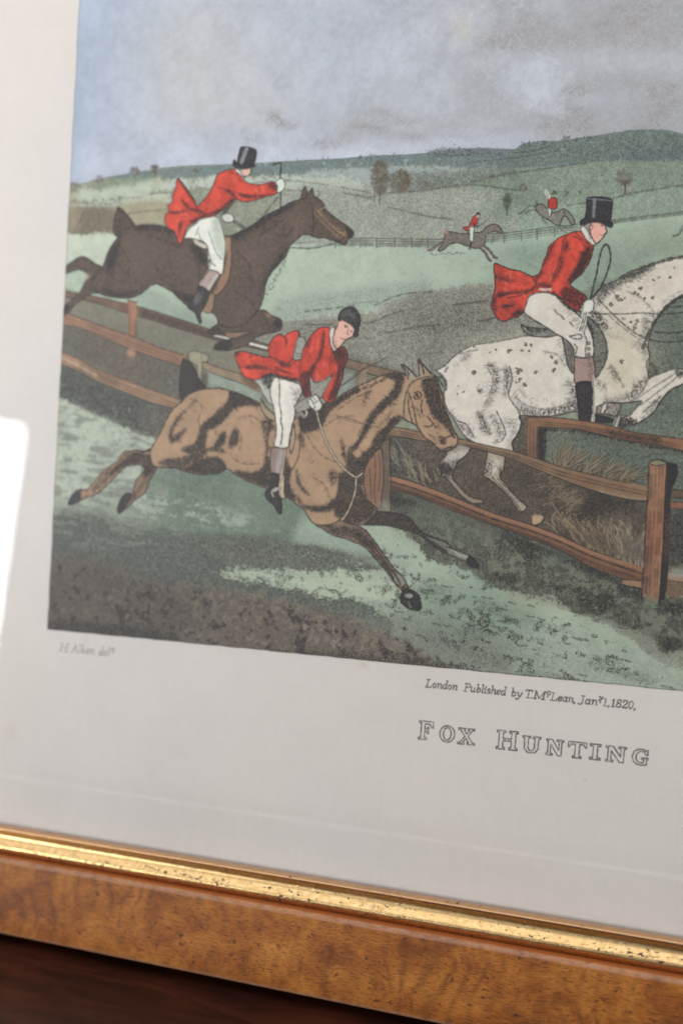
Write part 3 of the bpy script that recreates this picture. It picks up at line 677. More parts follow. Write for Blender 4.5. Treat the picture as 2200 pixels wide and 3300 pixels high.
for P in ([(300, 590), (420, 560), (520, 600), (500, 720), (400, 780), (300, 740)], [(860, 600), (1000, 540), (1100, 520), (1060, 640), (960, 760), (880, 720)], [(1150, 420), (1230, 440), (1250, 520), (1160, 560), (1100, 500)], [(860, 900), (960, 860), (980, 960), (880, 1010)], [(560, 640), (700, 640), (690, 800), (600, 780)]):
    tone(P, 0, soft=16, col=(96, 80, 68), calpha=.55); tone(P, -.3, soft=16)
for P in ([(1170, 470), (1210, 470), (1200, 560), (1160, 580)], [(920, 640), (980, 660), (960, 700), (900, 680)], [(950, 750), (1000, 740), (990, 800)], [(860, 740), (900, 760), (890, 800)]): tone(P, 0, soft=10, col=(124, 98, 76), calpha=.4)
for P in ([(360, 520), (440, 505), (560, 535), (600, 570), (500, 545), (380, 540)], [(220, 700), (260, 610), (300, 580), (280, 680), (240, 760)], [(200, 850), (330, 880), (440, 820), (400, 830), (300, 850), (200, 820)], [(860, 560), (1000, 480), (1180, 385), (1160, 420), (1000, 520), (880, 590)], [(1000, 860), (1130, 660), (1150, 620), (1110, 640), (1020, 780), (970, 920)],
          [(540, 830), (620, 900), (720, 930), (720, 900), (620, 850)], [(640, 600), (720, 640), (730, 720), (690, 700)]):
    tone(P, .78, soft=6, rough=4, col=(58, 48, 46), calpha=.4)
hatch((870, 560), (1180, 400), 50, 16, 40, 2, .7, .5, 5); hatch((1020, 880), (1130, 680), 30, 14, 60, 2.2, .6, .7, 6)
for P in ([(300, 620), (340, 700), (330, 780)], [(420, 560), (520, 590), (600, 620)], [(470, 700), (500, 780), (560, 820)], [(880, 640), (940, 700), (960, 800)], [(1000, 560), (1060, 520), (1120, 480)], [(900, 860), (960, 900), (980, 960)], [(240, 640), (260, 720), (240, 800)], [(620, 660), (680, 700), (700, 780)], [(1080, 560), (1130, 560), (1170, 520)]):
    line(P, 1.6, .6, wob=.9); hatch(P[0], P[-1], 14, 22, 70, 1.6, .5, .6, 12, clip=True)
# head
tone([(1265, 430), (1300, 430), (1340, 490), (1400, 530), (1440, 545), (1420, 580), (1380, 560), (1320, 500), (1290, 470)], 0, soft=4, col=(142, 108, 78), calpha=.75)
tone([(1265, 430), (1300, 430), (1340, 490), (1400, 530), (1440, 545), (1420, 580), (1380, 560), (1320, 500), (1290, 470)], -.5, soft=4)
line([(1268, 430), (1305, 470), (1345, 510), (1385, 548), (1420, 570)], 1.8, .8); line([(1262, 420), (1270, 500), (1262, 560)], 2, .8); line([(1330, 575), (1400, 590), (1425, 570)], 2, .8)
tone([(1430, 520), (1468, 540), (1465, 570), (1440, 560)], .95, soft=2); blots([(1415, 538, 1), (1318, 430, 1), (1445, 575, 1)], 6, .9); line([(1305, 430), (1325, 420)], 3, .6, col=(150, 140, 130))
line([(1290, 370), (1298, 350), (1290, 335)], 1.6, .6); line([(1232, 335), (1232, 370), (1215, 376)], 2, .8); tone([(1222, 330), (1235, 350), (1228, 375), (1215, 365)], 0, soft=2, col=(120, 96, 78))
line([(270, 690), (300, 730), (330, 760)], 1.6, .5); line([(200, 722), (215, 740)], 1.6, .6)
# saddle and girth
end_figure()
figure('saddle')
fill([(818, 576), (850, 570), (856, 640), (852, 720), (838, 790), (815, 830), (785, 860), (740, 858), (772, 820), (800, 762), (822, 700)], (140, 104, 76), tone=.1, outline=1.5, var=.12)
tone([(820, 640), (835, 650), (820, 740), (790, 800), (770, 850), (740, 858), (780, 800), (810, 740)], .5, soft=3, col=(84, 62, 50))
fill([(735, 868), (768, 860), (762, 930), (740, 956), (708, 936)], (138, 108, 80), tone=.1, outline=1.4)
end_figure()
figure('red_coated_rider')
fill([(655, 560), (668, 600), (700, 622), (732, 630), (726, 606), (690, 590), (672, 562)], (178, 168, 152), outline=1.5)
fill([(700, 480), (760, 464), (790, 478), (812, 540), (824, 610), (818, 690), (808, 756), (770, 745), (742, 735), (735, 700), (738, 650), (728, 606), (690, 585), (640, 575), (618, 574), (640, 530), (668, 508)], (188, 192, 184), outline=1.7)
fill([(760, 480), (795, 480), (815, 560), (824, 620), (816, 680), (785, 640), (762, 560)], (148, 166, 150), tone=.08, soft=3, alpha=.8)
for P in ([(740, 540), (760, 600), (780, 650), (805, 680)], [(735, 620), (745, 660), (752, 700)], [(690, 520), (675, 560)], [(755, 700), (775, 715)], [(690, 550), (700, 580), (722, 600)]): line(P, 1.5, .7)
tone([(730, 690), (755, 680), (745, 735), (725, 740)], .7, soft=3)
fill([(745, 735), (796, 754), (770, 800), (740, 846), (692, 812), (715, 775)], (160, 138, 132), tone=.15, outline=1.5); line([(780, 765), (735, 835)], 5, .6, col=(176, 172, 172))
fill([(692, 814), (742, 846), (730, 900), (708, 940), (698, 960), (704, 1000), (696, 1008), (684, 985), (668, 950), (635, 925), (655, 880), (680, 850)], (66, 60, 66), tone=.6, outline=1.7)
tone([(680, 850), (710, 860), (690, 910), (665, 900)], -.4, soft=4, col=(112, 104, 108), clip=True)
# coat
RED = (178, 56, 38)
fill([(828, 233), (870, 227), (905, 250), (928, 292), (1000, 305), (1060, 290), (1080, 300), (1086, 342), (1060, 358), (1005, 372), (980, 382), (930, 392), (898, 386), (880, 378), (842, 412), (800, 442), (752, 468), (704, 478), (662, 500), (632, 520), (617, 560), (600, 602), (588, 598), (578, 566), (566, 540), (537, 526), (520, 490), (522, 455), (540, 440), (535, 410), (560, 390), (556, 368), (574, 320),
      (582, 273), (610, 300), (642, 345), (670, 386), (680, 414), (705, 394), (742, 350), (766, 300), (786, 255)], RED, tone=.08, outline=1.8, var=.3)
coat_work(520, 230, 1080, 600, 120)
for P in ([(585, 275), (615, 300), (650, 350), (672, 400), (640, 360), (610, 320)], [(600, 370), (650, 420), (690, 430), (760, 470), (700, 450), (640, 430), (610, 400)], [(660, 500), (700, 478), (800, 445), (880, 380), (850, 380), (790, 430), (700, 465), (640, 490)], [(540, 440), (600, 440), (620, 430), (600, 450), (545, 455)], [(590, 500), (610, 490), (600, 540), (590, 580)],
          [(820, 330), (860, 340), (890, 380), (870, 375)], [(890, 350), (970, 360), (1060, 350), (1000, 370), (920, 372)], [(1040, 300), (1078, 300), (1082, 340), (1060, 330)]):
    tone(P, .62, soft=2.2, rough=2, col=(120, 34, 30), calpha=.55)
for P in ([(780, 450), (840, 420), (885, 385)], [(790, 320), (830, 330), (880, 345), (940, 360)], [(840, 320), (860, 280)], [(960, 365), (980, 345)], [(600, 440), (660, 435), (700, 430)], [(700, 395), (680, 430), (700, 470)], [(845, 240), (880, 255), (905, 290)]): line(P, 1.7, .6)
tone([(790, 465), (830, 430), (880, 390), (870, 400), (830, 445)], .9, soft=2, clip=False)
# head
fill([(903, 214), (945, 208), (953, 225), (950, 248), (935, 262), (912, 258), (900, 240)], (208, 160, 148), outline=1.3)
fill([(865, 205), (905, 210), (912, 240), (890, 235)], (150, 148, 148), tone=.3, soft=1)
fill([(870, 222), (895, 232), (915, 262), (918, 285), (905, 260), (880, 240)], (180, 184, 186), outline=1.2)
fill([(903, 116), (938, 115), (975, 128), (982, 148), (965, 210), (935, 216), (880, 214), (884, 190), (892, 150)], (58, 60, 68), tone=.75, outline=1.8)
fill([(862, 190), (872, 180), (888, 205), (930, 216), (958, 204), (974, 212), (960, 216), (930, 226), (882, 222), (864, 208)], (54, 56, 62), tone=.75, outline=1.6)
line([(932, 124), (918, 160), (905, 195)], 7, .55, col=(150, 152, 160))
blots([(941, 222, .5)], 5, .8); line([(953, 225), (957, 236), (950, 240)], 1.3, .7)
# hands, whip
fill([(1076, 292), (1095, 276), (1114, 276), (1126, 300), (1120, 328), (1095, 346), (1085, 340), (1088, 312)], (172, 184, 172), outline=1.5)
fill([(806, 462), (832, 450), (858, 458), (868, 482), (850, 496), (815, 488)], (172, 178, 166), outline=1.5); line([(830, 420), (835, 450)], 1.4, .7); line([(860, 385), (835, 430), (815, 455)], 1.4, .7)
line([(1064, 204), (1082, 198), (1104, 196), (1100, 270)], 3, .9); line([(1104, 196), (1104, 268)], 1.5, .7)
line([(1103, 345), (1103, 418)], 3, .85); line([(1092, 360), (1050, 418), (1010, 466), (980, 500)], 1.7, .8); line([(862, 490), (900, 515), (928, 530)], 2, .8); line([(868, 480), (930, 525)], 1.6, .7); line([(1103, 418), (1104, 470)], 1.4, .5)
end_figure()

# ================================================================ the grey horse and its rider, right
tile('C')
figure('dappled_horse')
GH = (194, 187, 178)
tile('E')
# hind legs seen through the fence
fill([(370, 262), (400, 205), (490, 215), (470, 262), (430, 292), (412, 330), (400, 372), (425, 405), (455, 440), (490, 470), (530, 482), (560, 492), (545, 504), (500, 502), (470, 485), (430, 445), (395, 405), (365, 372), (335, 365), (318, 330), (335, 300)], (146, 134, 118), tone=.3, outline=1.8)
tone([(365, 262), (480, 236), (440, 285), (380, 300)], 0, soft=4, col=(184, 178, 168), calpha=.9)
tone([(318, 330), (345, 300), (400, 310), (405, 360), (350, 370)], .85, soft=5); tone([(380, 290), (440, 280), (410, 340)], .5, soft=5)
tone([(395, 395), (500, 500), (560, 500), (540, 480), (470, 450), (425, 400)], 0, soft=3, col=(150, 120, 90), calpha=.6)
fill([(572, 290), (590, 225), (660, 240), (662, 325), (640, 368), (668, 405), (705, 450), (745, 490), (776, 520), (768, 538), (740, 546), (712, 505), (672, 455), (628, 412), (592, 384), (560, 362), (565, 325)], (160, 148, 128), tone=.22, outline=1.8)
tone([(580, 290), (640, 290), (620, 350), (590, 360)], 0, soft=4, col=(186, 180, 170), calpha=.9)
for P in ([(600, 370), (660, 430), (720, 500), (745, 540)], [(630, 380), (680, 430), (750, 500)], [(592, 300), (600, 330), (592, 360)]): line(P, 1.6, .7)
hatch((590, 300), (650, 340), 16, 16, 60, 1.6, .5, .5, 8, clip=True); hatch((640, 400), (740, 510), 20, 12, 40, 1.6, .5, .4, 7, clip=True); hatch((340, 300), (430, 300), 20, 16, 60, 1.6, .5, .5, 14, clip=True)
tone([(575, 300), (600, 280), (590, 350), (560, 360)], .6, soft=3); tone([(640, 330), (665, 330), (640, 370)], .7, soft=3)
fill([(808, 558), (862, 566), (850, 600), (815, 614), (800, 600)], (168, 140, 108), tone=.1, outline=1.5)
tile('C')
# fore legs
fill([(1370, 1250), (1420, 1232), (1480, 1208), (1535, 1196), (1568, 1206), (1600, 1240), (1560, 1285), (1500, 1312), (1445, 1370), (1400, 1440), (1350, 1480), (1300, 1508), (1240, 1520), (1185, 1540), (1165, 1530), (1185, 1475), (1215, 1460), (1260, 1462), (1300, 1420), (1330, 1380), (1200, 1385), (1200, 1300)], GH, tone=.12, outline=1.9)
fill([(1100, 1360), (1160, 1385), (1215, 1400), (1190, 1460), (1140, 1455), (1095, 1450), (1070, 1420)], (150, 138, 134), tone=.55, outline=1.7)
fill([(1120, 1386), (1138, 1384), (1135, 1420), (1112, 1452), (1102, 1440)], (176, 172, 168), outline=1.8); fill([(1200, 1464), (1215, 1462), (1205, 1510), (1180, 1545), (1172, 1530)], (180, 174, 168), outline=1.8)
tone([(1220, 1470), (1260, 1470), (1320, 1500), (1260, 1525), (1190, 1540)], .85, soft=4); tone([(1400, 1370), (1460, 1360), (1380, 1460), (1320, 1490), (1350, 1430)], .5, soft=5)
for P in ([(1330, 1400), (1420, 1330), (1500, 1270), (1560, 1215)], [(1300, 1370), (1400, 1300), (1480, 1250), (1530, 1215)], [(1340, 1440), (1400, 1390), (1440, 1350)]): line(P, 2, .6)
tone([(1520, 1200), (1570, 1210), (1560, 1250), (1530, 1240)], .75, soft=4)
fill([(1385, 1160), (1410, 1190), (1425, 1230), (1395, 1245), (1370, 1260), (1368, 1200)], (78, 72, 72), tone=.7, soft=1)
# trunk
fill([(178, 1207), (230, 1180), (270, 1138), (330, 1094), (400, 1064), (500, 1050), (600, 1030), (700, 1012), (800, 1015), (870, 1000), (950, 950), (1000, 880), (1050, 810), (1100, 760), (1170, 720), (1280, 652), (1400, 612), (1500, 582), (1568, 570), (1760, 540), (1840, 520), (1868, 468), (1892, 520), (1965, 560), (2085, 655), (2145, 730), (2120, 775), (2060, 772), (1980, 735), (1900, 705), (1780, 700), (1568, 780), (1500, 822), (1440, 882), (1402, 940), (1382, 1000), (1366, 1070), (1376, 1130), (1370, 1200), (1365, 1260),
      (1330, 1330), (1260, 1385), (1150, 1385), (1060, 1420), (1000, 1432), (940, 1440), (850, 1460), (760, 1466), (650, 1462), (660, 1510), (634, 1570), (608, 1610), (606, 1668), (520, 1660), (430, 1626), (350, 1585), (290, 1500), (240, 1420), (225, 1340), (240, 1280), (215, 1235)], GH, tone=.10, outline=2, var=.05)
fill([(330, 1100), (500, 1050), (700, 1020), (760, 1060), (600, 1100), (400, 1130)], (188, 184, 160), tone=.08, soft=16, alpha=.6)
fill([(1060, 900), (1200, 760), (1400, 640), (1568, 590), (1568, 700), (1300, 860), (1280, 1000), (1150, 1000)], (182, 172, 152), tone=.14, soft=18, alpha=.6)
fill([(1080, 1010), (1350, 1020), (1340, 1300), (1200, 1370), (1080, 1300)], (186, 176, 150), tone=.12, soft=20, alpha=.7)
# shading in ink
for P, t in [([(270, 1190), (330, 1130), (385, 1105), (370, 1140), (300, 1180)], .42), ([(455, 1170), (510, 1170), (545, 1240), (530, 1320), (480, 1400), (450, 1420), (480, 1330), (500, 1260)], .48), ([(560, 1180), (600, 1190), (608, 1260), (585, 1340), (555, 1360), (560, 1280)], .46),
             ([(405, 1440), (440, 1440), (470, 1500), (500, 1560), (470, 1580), (430, 1550)], .5), ([(480, 1440), (530, 1480), (560, 1560), (530, 1620), (500, 1640), (520, 1570), (490, 1500)], .45), ([(540, 1440), (600, 1480), (650, 1500), (620, 1590), (600, 1660), (560, 1640), (590, 1560)], .34),
             ([(650, 1400), (750, 1430), (900, 1400), (960, 1360), (1000, 1430), (900, 1455), (760, 1466), (650, 1462)], .56), ([(620, 1330), (680, 1400), (760, 1420), (700, 1430), (630, 1400)], .36), ([(900, 1240), (960, 1290), (980, 1400), (900, 1440), (930, 1340)], .5), ([(870, 1030), (900, 1100), (930, 1200), (890, 1150), (860, 1060)], .4),
             ([(255, 1400), (300, 1480), (380, 1540), (400, 1600), (330, 1560), (270, 1480)], .42), ([(405, 1300), (440, 1300), (450, 1330), (420, 1345)], .4),
             ([(1060, 1010), (1100, 960), (1180, 1000), (1280, 1050), (1200, 1040), (1120, 1020)], .3), ([(1150, 1170), (1180, 1200), (1215, 1250), (1200, 1290), (1160, 1230)], .46), ([(1060, 1240), (1120, 1280), (1150, 1330), (1090, 1300)], .5), ([(1280, 1300), (1360, 1230), (1370, 1270), (1300, 1360), (1200, 1390), (1100, 1370), (1230, 1350)], .5),
             ([(1330, 900), (1400, 880), (1440, 860), (1390, 960), (1360, 1080), (1300, 1040), (1340, 980)], .42), ([(1230, 1020), (1330, 1080), (1380, 1120), (1360, 1200), (1330, 1120)], .4), ([(1050, 830), (1100, 760), (1280, 655), (1400, 620), (1360, 660), (1250, 710), (1150, 790), (1100, 860)], .46), ([(1180, 730), (1300, 640), (1420, 610), (1300, 680)], .75), ([(1050, 860), (1100, 880), (1160, 980), (1060, 950)], .55),
             ([(1420, 860), (1568, 780), (1568, 740), (1440, 820)], .3)]:
    tone(P, t, soft=5, rough=5, rn=N_S)
for P in ([(590, 1185), (606, 1240), (600, 1290), (585, 1340), (610, 1390), (640, 1430), (655, 1480)], [(600, 1620), (640, 1560), (658, 1500)], [(520, 1440), (550, 1500), (570, 1560), (550, 1600)], [(240, 1420), (300, 1490), (350, 1510), (390, 1580)], [(245, 1190), (230, 1215)], [(225, 1330), (238, 1310), (240, 1280)],
          [(1040, 810), (1120, 730), (1170, 712), (1230, 690), (1300, 660), (1380, 640)], [(1375, 1250), (1360, 1170), (1378, 1120), (1362, 1070)], [(1120, 1385), (1200, 1392), (1290, 1385)]): line(P, 2, .75)
for P in ([(1340, 1080), (1390, 960), (1440, 885), (1500, 825), (1600, 770)], [(1100, 765), (1170, 718), (1280, 652), (1400, 610), (1500, 580), (1600, 566)]): line(P, 4.5, .8, wob=.6)
for P in ([(620, 1350), (680, 1400), (780, 1425), (880, 1410)], [(640, 1310), (680, 1350)], [(780, 1100), (860, 1120), (900, 1180)], [(470, 1190), (500, 1260), (480, 1340), (450, 1400)], [(560, 1200), (580, 1260), (570, 1340)], [(420, 1450), (450, 1500), (480, 1560)], [(1150, 900), (1220, 960), (1300, 1020)], [(1160, 1180), (1200, 1240), (1230, 1300)], [(1240, 760), (1330, 800), (1400, 880)], [(300, 1120), (360, 1100), (420, 1090)]):
    line(P, 1.8, .5, wob=.9); hatch(P[0], P[-1], 12, 18, 70, 1.6, .4, .7, 8)
hatch((1050, 800), (1400, 620), 60, 22, 20, 2.4, .7, .5, 7); hatch((1200, 720), (1400, 640), 20, 40, 20, 1.6, .6, .3, 8)
blots([(392, 1075, .7), (516, 1090, .8), (590, 1094, 1.6), (683, 1060, 1), (713, 1064, .8), (660, 1094, .8), (702, 1100, .7), (485, 1105, .7), (828, 1133, .9), (853, 1164, 1.2), (840, 1205, 1.1), (648, 1210, 2.0), (737, 1220, 1.4), (390, 1220, 1.3), (649, 1255, 1), (628, 1275, .8), (672, 1290, 1.2), (306, 1295, .6), (327, 1328, .9), (299, 1340, .7), (425, 1320, 1.3),
       (1330, 747, 1), (1293, 773, 1.2), (1196, 799, 1.5), (1218, 814, 1.1), (1157, 836, 1.4), (1240, 800, .8), (1393, 802, 1.2), (1310, 780, .8), (1430, 685, .9), (1400, 700, .9), (1493, 685, .8), (1516, 630, .6), (1232, 915, 1), (1275, 935, 1), (1310, 925, 1.1), (1300, 950, .8), (1290, 970, 1), (1222, 1160, 1.6), (1350, 805, .8)], 6.5, .8)
end_figure()
figure('saddle')
fill([(655, 950), (700, 966), (800, 976), (872, 985), (856, 1010), (780, 1020), (705, 1010), (672, 985)], (120, 122, 112), tone=.42, outline=2.2)
tone([(665, 955), (740, 975), (820, 985), (760, 1000), (700, 990)], .7, soft=3)
fill([(880, 1000), (955, 1040), (960, 1225), (925, 1195), (905, 1120), (892, 1050)], (118, 112, 106), tone=.5, outline=1.8)
fill([(1005, 895), (1045, 915), (1090, 960), (1128, 1030), (1140, 1105), (1128, 1160), (1100, 1215), (1066, 1248), (1055, 1130), (1040, 1000)], (112, 116, 104), tone=.48, outline=2.4)
tone([(1005, 900), (1060, 960), (1070, 1040), (1030, 980)], .85, soft=4); tone([(1070, 1150), (1120, 1140), (1080, 1230)], .7, soft=6)
end_figure()
figure('red_coated_rider')
fill([(955, 1128), (1055, 1128), (1062, 1282), (965, 1284), (955, 1200)], (152, 122, 116), tone=.16, outline=1.7)
tone([(1030, 1135), (1055, 1135), (1060, 1280), (1040, 1280)], .35, soft=4)
fill([(965, 1282), (1062, 1280), (1060, 1400), (1060, 1500), (1020, 1498), (985, 1490), (975, 1400)], (62, 56, 62), tone=.8, outline=1.8); tone([(985, 1300), (1010, 1300), (1010, 1380), (990, 1380)], -.3, soft=5)
fill([(1060, 1450), (1110, 1462), (1170, 1480), (1172, 1500), (1110, 1500), (1060, 1500)], (56, 52, 56), tone=.7, outline=1.5)
fill([(690, 795), (740, 766), (800, 770), (870, 798), (922, 850), (972, 892), (1012, 930), (1050, 1000), (1062, 1060), (1056, 1130), (962, 1130), (950, 1080), (905, 1032), (850, 1000), (790, 960), (730, 925), (685, 892), (668, 855)], (192, 185, 176), tone=.05, outline=1.9)
tone([(880, 800), (925, 850), (975, 895), (1010, 935), (1000, 1000), (950, 930), (890, 860)], .36, soft=6); tone([(680, 880), (760, 940), (850, 1000), (800, 980), (720, 930)], .3, soft=4); tone([(985, 960), (1000, 1040), (960, 1060), (970, 1000)], .25, soft=6)
for P in ([(845, 868), (860, 888), (878, 898), (895, 918)], [(928, 935), (940, 948), (948, 960)], [(1018, 960), (1010, 1000), (1025, 1040), (1018, 1090), (1020, 1130)], [(955, 1060), (970, 1080), (960, 1120)], [(960, 1128), (1000, 1136), (1050, 1128)]): line(P, 2, .75)
for y in (1055, 1086, 1117): line([(1030, y - 6), (1040, y - 6), (1042, y + 5), (1032, y + 7), (1029, y - 2)], 1.6, .8)
# red coat
fill([(928, 438), (960, 428), (992, 430), (1030, 466), (1060, 500), (1052, 560), (1032, 610), (990, 670), (932, 722), (962, 752), (1020, 795), (1012, 862), (992, 878), (960, 866), (918, 838), (872, 795), (820, 772), (760, 770), (705, 790), (680, 850), (668, 880), (640, 905), (600, 915), (560, 932), (522, 912), (505, 880), (488, 850), (500, 790), (512, 740), (506, 660), (508, 608), (545, 620), (600, 640), (650, 650),
      (690, 668), (722, 680), (762, 660), (782, 600), (800, 560), (812, 515), (838, 490), (868, 464)], (180, 57, 40), tone=.06, outline=2, var=.3)
coat_work(490, 430, 1060, 930, 150)
for P, t in [([(1000, 545), (1045, 510), (1052, 570), (1030, 610), (985, 680), (930, 722), (910, 720), (950, 650), (985, 590)], .85), ([(900, 740), (960, 755), (1018, 800), (1008, 860), (990, 875), (930, 840), (880, 790)], .62), ([(745, 720), (820, 720), (830, 750), (780, 745)], .7),
             ([(508, 670), (560, 690), (640, 705), (570, 705), (520, 695)], .8), ([(520, 775), (600, 765), (680, 760), (740, 740), (720, 765), (600, 780), (530, 800)], .7), ([(540, 850), (590, 835), (630, 840), (570, 865)], .65), ([(600, 900), (650, 860), (665, 880), (640, 905)], .85), ([(500, 800), (520, 800), (515, 880), (495, 850)], .6),
             ([(870, 610), (890, 560), (900, 600), (880, 650), (850, 700), (830, 720)], .55), ([(770, 650), (790, 660), (740, 710), (730, 700)], .5), ([(900, 480), (930, 500), (900, 560), (895, 540)], .45), ([(800, 560), (850, 480), (840, 530), (790, 640)], .3)]:
    tone(P, t, soft=2.5, rough=3, col=(104, 30, 28), calpha=.6)
for P in ([(928, 438), (895, 480), (880, 560), (845, 660), (820, 740)], [(720, 680), (740, 720), (700, 760), (600, 775), (530, 790)], [(840, 490), (800, 580), (760, 665)], [(722, 680), (760, 755), (830, 752)], [(950, 455), (985, 470), (1020, 520)], [(960, 435), (1000, 470), (1045, 505)], [(580, 800), (640, 790), (700, 770)]): line(P, 1.9, .65)
hatch((520, 700), (720, 730), 24, 34, 170, 1.5, .45, .25, 26, clip=True); hatch((520, 860), (660, 840), 22, 24, 160, 1.5, .45, .3, 16, clip=True); hatch((860, 520), (800, 700), 24, 26, 60, 1.5, .4, .3, 16, clip=True); hatch((1030, 560), (940, 710), 26, 20, 30, 1.6, .5, .4, 12, clip=True)
line([(760, 752), (800, 756), (822, 752)], 4, .6, col=(200, 190, 184)); blots([(810, 765, 1), (840, 770, .8)], 6, .8); tone([(830, 765), (870, 790), (930, 850), (985, 880), (960, 880), (900, 850)], .9, soft=2, clip=False)
# head
fill([(985, 410), (1010, 396), (1050, 455), (1078, 492), (1060, 505), (1020, 470)], (186, 180, 176), outline=1.6)
fill([(1028, 372), (1060, 372), (1050, 400), (1045, 440), (1020, 410)], (140, 132, 128), tone=.3, soft=1)
fill([(1050, 380), (1075, 372), (1110, 374), (1132, 385), (1130, 402), (1138, 435), (1126, 440), (1122, 455), (1112, 466), (1080, 495), (1058, 470), (1045, 440), (1040, 410)], (204, 148, 136), outline=1.6, tone=.03)
line([(1045, 470), (1030, 420), (1010, 400)], 1.5, .6); line([(1050, 392), (1060, 400), (1050, 415), (1045, 430)], 1.5, .6)
line([(1104, 392), (1118, 390)], 2.2, .8); blots([(1113, 398, .5)], 5, .9); line([(1112, 448), (1122, 446)], 1.8, .7); line([(1098, 440), (1110, 452)], 1.2, .5); tone([(1060, 420), (1100, 430), (1090, 470), (1062, 460)], 0, soft=5, col=(204, 120, 116), calpha=.5)
fill([(1026, 240), (1080, 233), (1140, 239), (1168, 254), (1164, 310), (1150, 378), (1100, 372), (1040, 366), (1016, 358), (1024, 300)], (52, 54, 60), tone=.82, outline=2)
fill([(988, 372), (1010, 354), (1050, 366), (1100, 374), (1148, 370), (1170, 382), (1162, 403), (1132, 394), (1100, 378), (1042, 378), (1012, 388), (990, 390)], (50, 52, 56), tone=.82, outline=1.8)
tone([(1062, 245), (1078, 245), (1070, 355), (1058, 350)], -.75, soft=2, col=(150, 154, 158)); tone([(1090, 260), (1120, 265), (1110, 350), (1085, 345)], -.25, soft=4)
line([(1026, 242), (1080, 248), (1140, 252), (1168, 256)], 1.4, .6, col=(120, 124, 126))
# hands, whip and reins
for P in ([(1085, 800), (1130, 850), (1180, 902), (1240, 955), (1300, 1000), (1350, 1022), (1400, 1040), (1500, 1048), (1760, 1010)], [(1035, 885), (1120, 890), (1240, 890), (1340, 884), (1420, 890), (1568, 880), (1800, 800)], [(1400, 990), (1500, 996), (1568, 985), (1700, 900)], [(1480, 850), (1568, 845), (1700, 800)]): line(P, 1.9, .75)
fill([(1012, 820), (1035, 808), (1060, 812), (1066, 832), (1060, 870), (1036, 884), (1002, 878), (985, 872), (1000, 845)], (180, 184, 176), outline=1.8)
line([(1015, 815), (998, 850), (985, 875)], 1.6, .7); line([(1005, 850), (1000, 870)], 2, .5)
line([(1046, 800), (1062, 730), (1080, 660), (1092, 590), (1106, 535), (1122, 505), (1136, 500), (1150, 520), (1158, 570), (1150, 620), (1130, 680), (1105, 735), (1078, 775), (1055, 800)], 2.4, .9)
line([(1066, 730), (1050, 800)], 1.6, .7)
line([(1016, 885), (1005, 940), (990, 985), (985, 1020)], 8, .95, col=(190, 186, 178)); line([(1010, 885), (999, 940), (984, 985)], 1.6, .8); line([(1022, 885), (1011, 940), (996, 988)], 1.6, .8)
fill([(928, 1014), (950, 1012), (985, 1004), (998, 1020), (985, 1030), (950, 1028)], (192, 188, 180), outline=1.8)
line([(1063, 1240), (1068, 1340), (1065, 1420), (1058, 1500)], 4.5, .9, col=(184, 176, 166)); line([(1060, 1240), (1064, 1340), (1061, 1500)], 1.3, .6)
line([(1070, 1290), (1200, 1400)], 1.4, .4)
end_figure()

# ================================================================ near fence, right
tile('E')
figure('near_fence')
FC = (140, 98, 66)
rail([(832, 68), (930, 72), (1040, 84), (1130, 98), (1210, 114), (1320, 146), (1460, 164), (1568, 180), (5400, 760), (5400, 960), (1568, 240), (1450, 212), (1320, 194), (1200, 168), (1120, 150), (1040, 132), (930, 122), (832, 118)], (132, 90, 60), tone_=.18)
for dy in (14, 26): line([(840, 78 + dy), (1040, 96 + dy), (1200, 128 + dy), (1320, 158 + dy), (1560, 194 + dy)], 1.6, .5)
tone([(1180, 130), (1330, 150), (1460, 170), (1450, 208), (1320, 190), (1200, 165)], .45, soft=4, col=(92, 62, 46), calpha=.5)
tone([(840, 122), (1040, 134), (1200, 168), (1320, 196), (1460, 214), (1568, 242), (1568, 256), (1320, 212), (1200, 184), (1040, 150), (840, 140)], .8, soft=3, clip=False)
rail([(784, 66), (834, 70), (830, 300), (780, 292)], (128, 88, 60), tone_=.2)
fill([(836, 126), (870, 130), (862, 302), (832, 300)], (58, 56, 54), tone=.85, soft=1.5)
for x in (795, 812): line([(x, 90), (x - 3, 200), (x, 285)], 1.5, .4)
rail([(-60, 100), (60, 112), (180, 130), (260, 150), (430, 176), (560, 208), (700, 238), (800, 268), (920, 310), (1050, 346), (1200, 382), (1300, 402), (1385, 418), (1387, 490), (1290, 484), (1150, 452), (1000, 402), (850, 340), (700, 278), (560, 238), (430, 205), (260, 188), (180, 175), (60, 160), (-60, 150)], (134, 102, 74), tone_=.2)
for dy in (15, 32): line([(430, 188 + dy * .5), (700, 248 + dy * .6), (920, 320 + dy), (1200, 392 + dy), (1380, 430 + dy)], 1.6, .55)
for dy in (8, 20, 32): line([(-40, 108 + dy), (60, 118 + dy), (250, 155 + dy)], 1.5, .6)
tone([(1150, 440), (1290, 474), (1387, 480), (1387, 500), (1280, 492), (1140, 455)], .3, soft=2, col=(166, 156, 130), calpha=.5)
tone([(920, 330), (1200, 400), (1380, 440), (1380, 480), (1200, 450), (1000, 395)], 0, soft=10, col=(112, 74, 48), calpha=.5)
rail([(62, 356), (200, 394), (300, 430), (400, 468), (500, 510), (600, 550), (700, 582), (800, 612), (950, 668), (1100, 738), (1250, 790), (1366, 828), (1366, 908), (1260, 884), (1100, 826), (950, 742), (800, 684), (600, 612), (500, 575), (400, 540), (300, 500), (200, 460), (62, 430)], (124, 84, 56), tone_=.22)
for dy, k in ((22, .8), (50, .5)): line([(70, 366 + dy), (200, 404 + dy), (400, 478 + dy), (600, 558 + dy), (800, 622 + dy), (950, 678 + dy), (1100, 748 + dy), (1360, 838 + dy)], 2.2, k)
